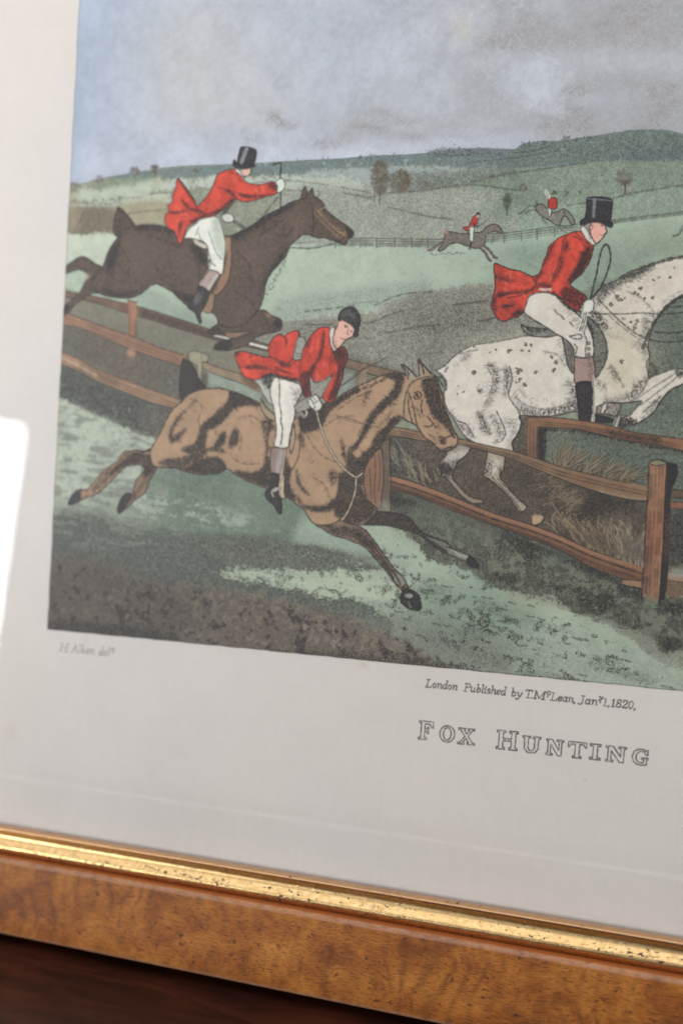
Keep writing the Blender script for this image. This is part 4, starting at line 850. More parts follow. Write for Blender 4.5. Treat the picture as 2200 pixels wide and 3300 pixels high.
tone([(62, 356), (300, 430), (600, 550), (800, 612), (1100, 738), (1366, 828), (1366, 846), (1100, 762), (800, 634), (600, 572), (300, 452), (62, 378)], 0, soft=2, col=(156, 106, 74), calpha=.7)
tone([(62, 400), (300, 470), (600, 590), (800, 660), (1100, 800), (1360, 890), (1366, 908), (1100, 826), (800, 684), (600, 612), (300, 500), (62, 430)], .4, soft=4, col=(96, 58, 36), calpha=.5)
fill([(1255, 888), (1365, 898), (1362, 932), (1310, 925), (1258, 912)], (146, 108, 78), tone=.12, outline=1.5, curve=False)
# left posts
fill([(40, 200), (84, 180), (90, 560), (40, 540)], (104, 88, 70), tone=.35, outline=1.5, curve=False)
fill([(-10, 255), (45, 230), (54, 400), (44, 470), (36, 532), (-36, 480), (-46, 380), (-40, 330)], (128, 88, 64), tone=.14, outline=1.7, curve=False, var=.16)
for P in ([(10, 260), (14, 340), (8, 430), (14, 500)], [(32, 250), (38, 350), (30, 440)], [(-15, 330), (-10, 420), (-5, 480)]): line(P, 1.8, .6)
fill([(40, 500), (88, 505), (86, 550), (50, 545)], (130, 128, 116), tone=.3, soft=3)
# right of the big post
rail([(1490, 428), (1568, 440), (5400, 860), (5400, 1000), (1568, 480), (1490, 475)], (98, 76, 56), tone_=.35)
rail([(1488, 498), (1568, 498), (5400, 1020), (5400, 1160), (1568, 535), (1495, 528)], (134, 86, 56), tone_=.15)
rail([(1478, 850), (1568, 860), (5400, 1700), (5400, 1900), (1568, 905), (1478, 890)], (150, 98, 72), tone_=.12)
fill([(1460, 890), (1568, 905), (1700, 950), (1700, 1010), (1568, 985), (1450, 960)], (120, 92, 72), tone=.4, soft=3, rough=3)
fill([(1492, 845), (1568, 830), (1568, 880), (1500, 875)], (132, 140, 126), tone=.2, soft=4)
fill([(1478, 300), (1505, 302), (1532, 312), (1532, 370), (1510, 420), (1498, 500), (1490, 800), (1470, 985), (1440, 985), (1460, 700), (1474, 400)], (50, 50, 50), tone=.85, outline=1.6)
fill([(1510, 560), (1568, 550), (1568, 800), (1490, 800)], (70, 78, 72), tone=.6, soft=5)
fill([(1394, 296), (1432, 284), (1482, 300), (1478, 400), (1470, 560), (1462, 760), (1442, 1012), (1400, 1000), (1360, 976), (1368, 800), (1378, 600), (1388, 450)], (146, 100, 70), tone=.14, outline=2.2, curve=False, var=.2)
fill([(1394, 296), (1432, 284), (1482, 300), (1450, 312), (1410, 310)], (128, 124, 96), tone=.15, outline=1.5)
tone([(1385, 560), (1470, 560), (1465, 760), (1370, 760)], 0, soft=12, col=(156, 92, 58), calpha=.6); tone([(1370, 640), (1420, 640), (1400, 1000), (1362, 975)], .3, soft=9, col=(120, 78, 52), calpha=.4)
for x0_, x1_ in ((1408, 1380), (1426, 1396), (1446, 1420), (1462, 1432), (1398, 1372)): line([(x0_, 320), ((x0_ + x1_)/2 + 6, 600), ((x0_*.3 + x1_*.7) - 3, 800), (x1_, 980)], 1.7, .45, wob=.9)
fill([(1360, 975), (1400, 985), (1440, 1000), (1440, 1040), (1370, 1030)], (96, 112, 92), tone=.3, soft=4, reg=False)
end_figure()

# ================================================================ the bay horse and its rider, foreground
tile('B')
BH = (158, 124, 94)
figure('bay_horse')
# far fore leg
fill([(820, 1225), (900, 1165), (980, 1172), (1060, 1182), (1120, 1202), (1150, 1235), (1185, 1275), (1240, 1300), (1295, 1320), (1320, 1335), (1338, 1362), (1325, 1382), (1290, 1375), (1245, 1345), (1190, 1300), (1150, 1278), (1090, 1262), (1000, 1242), (900, 1240)], (84, 72, 62), tone=.7, outline=1.8)
fill([(1200, 1294), (1280, 1316), (1310, 1330), (1338, 1356), (1325, 1374), (1290, 1360), (1250, 1334)], (104, 104, 90), tone=.35, outline=1.4); line([(1240, 1320), (1300, 1360)], 1.5, .7)
fill([(1312, 1348), (1345, 1362), (1385, 1376), (1432, 1396), (1436, 1416), (1400, 1420), (1362, 1404), (1318, 1382)], (118, 120, 106), tone=.3, outline=1.6)
line([(1335, 1365), (1380, 1392), (1425, 1404)], 3, .6, col=(150, 152, 138)); line([(1345, 1362), (1350, 1398)], 1.6, .8)
fill([(1425, 1400), (1445, 1405), (1476, 1450), (1440, 1455), (1415, 1430)], (58, 54, 54), tone=.85, outline=1.6)
# far hind leg
tile('D')
fill([(545, 930), (640, 935), (632, 960), (612, 990), (590, 1040), (578, 1075), (545, 1102), (522, 1118), (498, 1142), (445, 1182), (436, 1160), (452, 1112), (478, 1082), (512, 1082), (518, 1055), (535, 1010), (575, 960)], (132, 104, 78), tone=.25, outline=1.9)
fill([(510, 1085), (480, 1080), (452, 1112), (440, 1150), (445, 1180), (470, 1160), (490, 1130)], (64, 62, 66), tone=.75, outline=1.6); line([(600, 960), (570, 1020), (540, 1070)], 3, .7); line([(618, 955), (590, 1010), (560, 1060)], 2, .6)
tone([(560, 940), (640, 935), (600, 990), (570, 1000)], .85, soft=4); tone([(498, 1100), (540, 1060), (535, 1100), (500, 1130)], .5, soft=4, col=(130, 84, 62))
# near hind leg and body join (drawn with the trunk)
fill([(700, 790), (655, 790), (632, 820), (608, 850), (570, 866), (525, 860), (505, 868), (480, 866), (452, 890), (442, 915), (402, 942), (350, 985), (302, 1040), (285, 1060), (250, 1060), (225, 1072), (202, 1100), (188, 1138), (212, 1136), (262, 1112), (290, 1096), (322, 1090), (372, 1050), (422, 1000), (462, 958), (505, 938), (560, 938), (640, 944), (720, 950), (760, 880)], BH, tone=.2, outline=1.9)
fill([(252, 1062), (225, 1072), (202, 1100), (188, 1138), (214, 1134), (250, 1112), (255, 1085)], (70, 70, 76), tone=.7, outline=1.6)
fill([(252, 1068), (285, 1066), (282, 1090), (258, 1108)], (150, 112, 88), tone=.1, outline=1.2)
line([(490, 850), (505, 845), (560, 852)], 1.3, .6)
tone([(440, 915), (480, 870), (540, 880), (520, 930), (440, 960)], .45, soft=5, col=(120, 88, 68), calpha=.5)
tone([(520, 872), (600, 885), (700, 895), (740, 930), (640, 945), (540, 935), (470, 950), (400, 1000), (400, 970), (460, 920)], .85, soft=3, rough=2)
tone([(530, 862), (600, 852), (615, 870), (560, 880)], .8, soft=2); tone([(400, 945), (360, 985), (310, 1050), (300, 1090), (370, 1040), (430, 980)], .5, soft=4)
tone([(300, 1045), (345, 1000), (370, 1020), (330, 1080)], 0, soft=4, col=(128, 118, 88), calpha=.6)
# tail
fill([(768, 402), (792, 412), (822, 448), (842, 490), (862, 522), (880, 550), (850, 590), (790, 620), (755, 605), (750, 560), (752, 490), (758, 440)], (68, 60, 60), tone=.75, outline=2)
line([(800, 415), (835, 465), (850, 515), (872, 545), (900, 560), (950, 545), (975, 560)], 2, .7)
tile('B')
# near fore leg
fill([(640, 1180), (780, 1170), (860, 1240), (905, 1268), (932, 1300), (965, 1345), (1002, 1400), (1050, 1462), (1092, 1502), (1112, 1540), (1128, 1568), (1165, 1592), (1185, 1645), (1176, 1672), (1130, 1664), (1088, 1638), (1078, 1606), (1092, 1578), (1068, 1556), (1042, 1520), (1005, 1460), (960, 1405), (905, 1355), (855, 1330), (800, 1308), (740, 1292), (690, 1262), (645, 1232)], (128, 100, 78), tone=.25, outline=2)
fill([(1092, 1578), (1128, 1566), (1166, 1592), (1185, 1645), (1176, 1672), (1130, 1664), (1088, 1638), (1078, 1606)], (54, 56, 58), tone=.8, outline=2.2)
fill([(1098, 1592), (1122, 1584), (1146, 1594), (1136, 1612), (1108, 1608)], (118, 126, 114), tone=.1, outline=1.4); line([(1122, 1632), (1132, 1656)], 3, .5, col=(120, 118, 114))
fill([(1045, 1470), (1090, 1500), (1108, 1535), (1085, 1552), (1055, 1530), (1035, 1500)], (126, 124, 104), tone=.12, outline=1.6)
for P in ([(935, 1330), (985, 1400), (1030, 1460), (1060, 1500), (1080, 1540)], [(905, 1330), (960, 1390), (1010, 1450), (1045, 1510)], [(920, 1370), (980, 1440), (1030, 1500)]): line(P, 2.6, .85)
tone([(640, 1220), (720, 1240), (830, 1250), (900, 1270), (935, 1320), (900, 1345), (840, 1310), (750, 1290), (690, 1262)], .6, soft=5, col=(110, 96, 76), calpha=.4)
tone([(860, 1270), (935, 1310), (960, 1360), (900, 1350), (850, 1310)], .75, soft=4); tone([(1090, 1552), (1125, 1560), (1115, 1585), (1090, 1580)], .8, soft=2)
# trunk, neck, head
fill([(-24, 620), (8, 585), (60, 560), (116, 552), (176, 552), (246, 570), (316, 598), (376, 632), (440, 680), (560, 660), (640, 640), (700, 626), (752, 606), (800, 572), (855, 545), (920, 516), (980, 488), (1032, 474), (1090, 474), (1110, 485), (1084, 430), (1115, 446), (1142, 470), (1166, 494), (1176, 480), (1170, 402), (1195, 432), (1222, 462), (1240, 484), (1262, 500), (1276, 540), (1294, 590), (1300, 645), (1325, 702), (1347, 760), (1370, 802), (1360, 842), (1330, 862), (1292, 868), (1262, 846), (1240, 822), (1204, 800), (1180, 764), (1150, 730), (1112, 714),
      (1090, 700), (1062, 726), (1020, 772), (982, 832), (932, 900), (896, 960), (890, 1010), (902, 1070), (910, 1110), (960, 1165), (900, 1236), (820, 1232), (780, 1215), (720, 1240), (640, 1230), (592, 1160), (560, 1138), (530, 1112), (508, 1100), (406, 1056), (316, 1020), (256, 990), (206, 955), (176, 975), (116, 984), (66, 985), (-4, 970), (-64, 950), (-160, 942), (-180, 870), (-128, 770), (-94, 700), (-62, 650)], BH, tone=.03, outline=2.2, var=.08)
tile('D')
for P, t in [([(1010, 560), (1080, 580), (1160, 625), (1150, 645), (1080, 640), (1010, 670), (975, 720), (930, 750), (890, 775), (880, 850), (840, 875), (790, 880), (758, 862), (780, 845), (825, 830), (850, 780), (860, 740), (915, 690), (965, 650), (1000, 600)], .92),
             ([(705, 830), (700, 770), (735, 700), (800, 640), (835, 600), (830, 620), (780, 670), (735, 740), (720, 790), (790, 745), (760, 800)], .7), ([(975, 765), (990, 790), (960, 850), (915, 860), (940, 810)], .85), ([(1010, 790), (1030, 750), (1050, 780), (1045, 830), (1010, 850), (995, 840)], .85),
             ([(690, 905), (760, 900), (830, 870), (900, 850), (975, 860), (985, 880), (900, 870), (860, 910), (800, 940), (700, 945), (640, 930)], .75), ([(820, 925), (900, 895), (960, 905), (988, 945), (960, 975), (900, 985), (820, 978), (780, 960)], .9), ([(1030, 965), (1120, 975), (1180, 940), (1195, 880), (1215, 960), (1200, 1050), (1120, 1025), (1050, 995)], .88),
             ([(1180, 680), (1210, 700), (1230, 740), (1200, 800), (1190, 740)], .6), ([(700, 940), (820, 950), (900, 985), (700, 960)], .8)]:
    tone(P, t, soft=3, rough=3, col=(88, 70, 62), calpha=.25)
tile('B')
for P, t in [([(560, 650), (640, 640), (740, 615), (800, 575), (860, 545), (880, 560), (800, 610), (720, 680), (690, 740), (650, 765), (590, 780), (570, 720)], .86),
             ([(1000, 485), (1095, 478), (1095, 540), (1065, 600), (1010, 650), (965, 690), (930, 740), (905, 790), (880, 830), (850, 868), (815, 862), (860, 820), (900, 740), (920, 690), (970, 630), (1030, 570), (1055, 520)], .82),
             ([(1088, 690), (1040, 700), (1000, 750), (960, 780), (930, 840), (890, 880), (850, 920), (820, 930), (850, 975), (890, 970), (935, 900), (985, 830), (1050, 745)], .86), ([(780, 790), (800, 850), (820, 935), (790, 900)], .8), ([(960, 755), (1000, 700), (1050, 640), (1060, 600), (1040, 680), (990, 740)], .3),
             ([(820, 860), (890, 960), (895, 1080), (960, 1165), (890, 1235), (800, 1228), (740, 1170), (760, 1080), (770, 980), (800, 970)], .78), ([(560, 1080), (600, 1140), (700, 1140), (770, 1090), (780, 1140), (720, 1175), (620, 1170), (570, 1130)], .82), ([(500, 900), (530, 960), (525, 1050), (560, 1110), (500, 1100), (490, 1000)], .9), ([(715, 980), (745, 960), (770, 1000), (740, 1050), (725, 1030)], .5),
             ([(555, 950), (575, 1030), (630, 1095), (600, 1085), (560, 1030)], .8), ([(560, 780), (600, 800), (590, 860)], .6), ([(380, 720), (440, 720), (440, 800), (410, 900), (400, 1050), (380, 1000), (400, 850)], .6), ([(900, 570), (945, 560), (915, 600), (885, 660), (895, 610)], .5),
             ([(1186, 520), (1225, 488), (1262, 505), (1282, 560), (1300, 640), (1325, 705), (1350, 770), (1355, 800), (1330, 780), (1300, 740), (1250, 700), (1222, 650), (1205, 585)], .84), ([(1250, 700), (1275, 735), (1300, 760), (1270, 755)], .5), ([(1270, 790), (1300, 800), (1305, 830), (1275, 830)], .45), ([(1240, 845), (1290, 870), (1350, 860), (1360, 840), (1300, 855)], .6)]:
    tone(P, t, soft=3, rough=3, col=(84, 66, 58), calpha=.25)
tone([(740, 680), (860, 600), (1000, 520), (1040, 520), (1000, 600), (900, 680), (860, 780), (800, 770)], 0, soft=8, col=(158, 122, 94), calpha=.5)
tone([(300, 650), (380, 680), (400, 850), (300, 960), (240, 900), (260, 750)], 0, soft=8, col=(160, 124, 96), calpha=.5)
hatch((720, 640), (1050, 480), 70, 18, 50, 2.2, .8, .6, 5); hatch((590, 700), (700, 660), 40, 20, 30, 2, .6, .8, 14)
for P in ([(1295, 540), (1270, 500), (1225, 462)], [(1090, 440), (1120, 470), (1118, 500)], [(1172, 410), (1190, 440), (1200, 480)], [(1240, 500), (1290, 495), (1308, 540), (1300, 570)]): line(P, 2.2, .85)
tone([(1100, 445), (1130, 465), (1155, 500), (1120, 500)], 0, soft=2, col=(130, 134, 112), calpha=.7); tone([(1180, 425), (1205, 450), (1210, 480), (1190, 480)], 0, soft=2, col=(124, 126, 108), calpha=.7)
# the broad dark bands of the coat, pulled together
tile('D')
for P in ([(1005, 575), (1060, 580), (1090, 620), (1020, 655), (975, 705), (935, 735), (895, 760), (880, 840), (840, 868), (800, 872), (790, 850), (835, 825), (858, 760), (915, 700), (965, 650), (1000, 610)], [(1000, 570), (1080, 590), (1150, 625), (1120, 640), (1040, 615)]): tone(P, .95, soft=2)
tile('B')
for P in ([(1085, 490), (1088, 560), (1060, 600), (1005, 650), (960, 695), (925, 745), (895, 800), (870, 840), (835, 858), (880, 790), (910, 720), (960, 660), (1020, 600), (1050, 550), (1060, 500)], [(560, 655), (640, 642), (700, 640), (690, 700), (650, 755), (595, 770), (572, 715)]): tone(P, .9, soft=2)
# engraved muscle lines
for P in ([(20, 600), (80, 640), (60, 720), (90, 800)], [(180, 640), (140, 700), (150, 780)], [(260, 700), (330, 690), (380, 720)], [(230, 900), (290, 930), (370, 930)], [(250, 740), (280, 800), (270, 860)], [(600, 760), (640, 840), (700, 900), (780, 930)], [(700, 740), (760, 700), (850, 690)], [(560, 960), (580, 1040), (620, 1090)],
          [(760, 660), (850, 600), (940, 560)], [(860, 800), (900, 720), (960, 650)], [(640, 1000), (700, 1040), (720, 1100)], [(600, 1140), (680, 1160), (780, 1120)], [(900, 1000), (880, 1080), (900, 1150)], [(1230, 560), (1250, 640), (1290, 710)], [(1130, 640), (1170, 660), (1180, 700)], [(1220, 780), (1250, 800), (1260, 830)]):
    line(P, 1.7, .5, wob=.9)
    hatch(P[0], P[-1], 9, 16, 60, 1.5, .4, .6, 7)
# bridle, eye, nostril
for P in ([(1095, 690), (1096, 640), (1108, 570), (1130, 525), (1170, 500), (1240, 486)],): line(P, 5, .8, col=(150, 132, 108)); line(P, 1.5, .7); line([(p[0] + 5, p[1] + 3) for p in P], 1.3, .7)
for P in ([(1120, 590), (1122, 650), (1140, 720)], [(1118, 560), (1145, 640), (1158, 710), (1175, 760), (1200, 795)], [(1092, 690), (1110, 712)], [(1150, 575), (1170, 566), (1185, 580), (1178, 600), (1155, 602), (1148, 590)], [(1300, 862), (1325, 848), (1350, 846)], [(1215, 690), (1240, 720), (1260, 750)], [(1200, 740), (1225, 745), (1240, 735)], [(1310, 800), (1335, 790), (1355, 800)], [(1278, 795), (1300, 800), (1308, 825), (1290, 832)], [(1190, 610), (1185, 640), (1190, 680)]): line(P, 2, .8)
blots([(1166, 586, 1)], 8, .95); blots([(1290, 812, 1.2)], 8, .8); blots([(1220, 680, .5), (1235, 740, .5), (1200, 690, .5), (1265, 775, .5)], 7, .5)
line([(750, 685), (830, 705), (905, 732), (985, 752)], 1.5, .6); line([(760, 695), (850, 722), (940, 745)], 1.2, .5)
hatch((600, 870), (640, 940), 8, 10, 60, 1.6, .6, 1, 8)
end_figure()
figure('saddle')
fill([(378, 602), (398, 640), (425, 665), (450, 690), (448, 714), (415, 702), (388, 672), (374, 640)], (150, 128, 100), tone=.12, outline=1.8)
fill([(540, 650), (570, 640), (600, 690), (580, 694), (560, 700), (535, 712)], (120, 112, 96), tone=.35, outline=1.6)
for P in ([(575, 660), (578, 740), (575, 830), (565, 900), (535, 960), (505, 985)], [(545, 730), (550, 800), (530, 880), (522, 840), (530, 770), (545, 730)]): line(P, 1.9, .75)
fill([(545, 735), (550, 800), (530, 878), (522, 840), (532, 775)], (156, 134, 108), outline=1.5)
fill([(420, 770), (450, 760), (445, 840), (425, 850), (412, 830)], (150, 118, 92), outline=1.5)
line([(562, 655), (585, 688), (600, 692), (608, 670), (590, 650)], 3.4, .8, col=(170, 160, 140)); line([(562, 655), (585, 690), (602, 692)], 1.4, .7)
end_figure()
figure('red_coated_rider')
line([(780, 538), (840, 500), (900, 448), (960, 420), (1012, 390)], 1.5, .8); line([(790, 528), (900, 440)], 1.2, .6)
fill([(430, 850), (500, 850), (498, 900), (484, 950), (470, 990), (430, 982), (424, 920)], (136, 112, 106), tone=.16, outline=1.7); tone([(470, 860), (495, 870), (470, 985), (450, 980)], 0, soft=3, col=(166, 152, 156), calpha=.7)
fill([(430, 980), (472, 990), (468, 1045), (474, 1090), (482, 1140), (478, 1182), (462, 1178), (442, 1142), (408, 1112), (398, 1078), (420, 1045)], (62, 58, 62), tone=.75, outline=1.9)
fill([(484, 985), (495, 990), (494, 1080), (500, 1105), (476, 1100), (474, 1060)], (176, 152, 126), outline=1.5); line([(500, 850), (490, 920), (478, 990), (470, 1050), (440, 1070)], 2.6, .7, col=(180, 172, 158)); line([(497, 850), (487, 920), (474, 990)], 1.2, .7)
line([(440, 1095), (432, 1075), (450, 1055), (470, 1060), (474, 1090)], 2.4, .8, col=(150, 146, 140))
fill([(340, 505), (360, 500), (410, 480), (440, 490), (430, 540), (425, 590), (440, 640), (400, 600), (370, 540)], (160, 162, 152), tone=.2, outline=1.4); tone([(400, 480), (440, 480), (425, 560), (400, 540), (380, 520)], .85, soft=3)
fill([(450, 492), (500, 506), (572, 530), (585, 562), (575, 590), (552, 640), (548, 690), (534, 740), (522, 800), (512, 848), (470, 850), (444, 835), (455, 780), (452, 720), (442, 650), (428, 600), (424, 560), (432, 520)], (202, 197, 190), tone=.02, outline=1.9)
line([(468, 498), (472, 560), (470, 620), (480, 680), (478, 720), (486, 750), (482, 800), (475, 840)], 2, .85); blots([(488, 790, .4), (486, 808, .4), (482, 826, .4)], 6, .9); tone([(540, 560), (585, 560), (560, 640), (545, 660), (550, 600)], .36, soft=5); line([(520, 540), (550, 570), (555, 600)], 1.5, .4)
fill([(545, 640), (600, 600), (640, 590), (640, 640), (600, 660), (560, 670)], (150, 146, 134), tone=.3, outline=1.3)
# coat
fill([(650, 262), (672, 245), (700, 240), (730, 250), (728, 310), (742, 356), (790, 342), (808, 362), (812, 400), (796, 440), (786, 500), (766, 560), (748, 605), (722, 622), (690, 598), (702, 560), (722, 520), (738, 482), (700, 508), (652, 520), (628, 495), (622, 540), (632, 575), (618, 592), (598, 594), (582, 550), (572, 512), (532, 512), (486, 500), (432, 480), (382, 500), (335, 508), (290, 486), (268, 445), (244, 378), (262, 364), (300, 366), (350, 380), (416, 392), (412, 350), (432, 305), (468, 276), (498, 292),
      (500, 282), (530, 264), (570, 264), (556, 330), (545, 362), (540, 402), (580, 404), (586, 365), (606, 330), (625, 290)], (186, 57, 39), tone=.04, outline=2, var=.3)
coat_work(245, 245, 810, 620, 140)
for P, t in [([(735, 350), (790, 350), (808, 380), (795, 440), (780, 500), (755, 590), (725, 615), (715, 600), (750, 520), (765, 440), (750, 400)], .7), ([(580, 480), (625, 470), (630, 570), (600, 592), (585, 550)], .6), ([(620, 460), (650, 420), (665, 395), (650, 460), (630, 500)], .6), ([(440, 478), (500, 490), (570, 505), (570, 516), (500, 505), (440, 490)], .9), ([(380, 490), (430, 470), (440, 480), (390, 500)], .9),
             ([(300, 440), (380, 440), (440, 470), (380, 455), (300, 455)], .55), ([(500, 300), (512, 310), (505, 330)], .5), ([(470, 415), (520, 430), (560, 405), (520, 445), (480, 440)], .55), ([(690, 270), (700, 290), (690, 380), (665, 420)], .45), ([(450, 440), (540, 480), (520, 480), (450, 455)], .5), ([(245, 372), (275, 362), (262, 390)], .6), ([(620, 300), (640, 290), (600, 400), (590, 440)], .3)]:
    tone(P, t, soft=2.4, rough=2.5, col=(110, 30, 28), calpha=.6)
for P in ([(300, 440), (350, 432), (420, 450), (470, 480)], [(498, 290), (508, 312), (504, 335)], [(570, 400), (572, 460), (578, 520)], [(696, 262), (690, 330), (668, 400), (645, 450)], [(735, 350), (732, 400), (720, 440)], [(742, 356), (752, 385), (740, 420)], [(540, 400), (500, 430), (450, 410)], [(270, 445), (300, 440)], [(725, 250), (722, 300), (735, 345)], [(650, 520), (700, 508), (735, 480)], [(420, 390), (450, 400), (520, 430)], [(700, 500), (730, 490), (745, 480)]): line(P, 1.8, .7)
hatch((250, 400), (560, 490), 26, 26, 150, 1.5, .45, .3, 14, clip=True); hatch((620, 300), (620, 500), 18, 22, 70, 1.5, .45, .3, 14, clip=True); hatch((730, 380), (760, 580), 26, 20, 60, 1.6, .5, .4, 14, clip=True)
fill([(546, 362), (560, 300), (590, 290), (604, 320), (586, 365), (580, 402), (542, 402)], (150, 148, 140), tone=.25, outline=1.3); line([(552, 372), (582, 378)], 1.5, .6); line([(552, 385), (582, 390)], 1.3, .5); line([(560, 320), (550, 360)], 1.4, .5)
line([(625, 495), (632, 530), (640, 580)], 3, .6, col=(168, 166, 160)); fill([(630, 540), (700, 510), (735, 490), (700, 560), (672, 600), (640, 580)], (142, 142, 132), tone=.36, soft=1.5)
# head
fill([(724, 252), (750, 240), (742, 300), (762, 350), (742, 360), (726, 312)], (192, 186, 182), outline=1.6)
fill([(768, 212), (800, 206), (828, 226), (850, 252), (846, 266), (838, 290), (812, 300), (795, 318), (775, 342), (752, 348), (738, 312), (748, 262), (762, 240)], (204, 154, 142), outline=1.5)
line([(738, 290), (745, 330), (760, 350)], 1.5, .7); line([(752, 255), (748, 300), (756, 335)], 1.3, .5)
line([(800, 232), (815, 240)], 1.8, .8); blots([(803, 240, .4), (832, 262, .4)], 5, .9); line([(818, 255), (812, 275), (820, 278)], 1.4, .6); line([(780, 296), (796, 303), (800, 300)], 2, .7, col=(160, 80, 76)); line([(768, 215), (762, 235)], 1.6, .6)
fill([(768, 206), (770, 180), (785, 155), (820, 139), (850, 146), (872, 178), (878, 210), (868, 245), (864, 280), (856, 290), (843, 282), (852, 255), (838, 232), (812, 216), (790, 205)], (60, 62, 62), tone=.72, outline=2)
tone([(790, 165), (830, 155), (860, 180), (860, 210), (820, 195), (780, 195)], -.35, soft=5, col=(96, 96, 94))
# hands and reins
fill([(612, 612), (632, 592), (655, 582), (668, 600), (686, 632), (678, 656), (655, 668), (640, 655), (622, 640)], (190, 188, 180), outline=1.9)
for P in ([(625, 600), (640, 620), (650, 650)], [(640, 592), (655, 612)], [(652, 622), (668, 612)], [(640, 630), (660, 618)], [(668, 602), (690, 592)]): line(P, 1.7, .75)
for P in ([(658, 668), (668, 710), (684, 762), (712, 832), (750, 900), (790, 950), (830, 984), (856, 998), (875, 990), (888, 978)], [(858, 1000), (852, 1070), (830, 1140), (808, 1185), (785, 1215)]):
    line(P, 5.0, .85); line(P, 2.2, .95, col=(160, 150, 130))
end_figure()

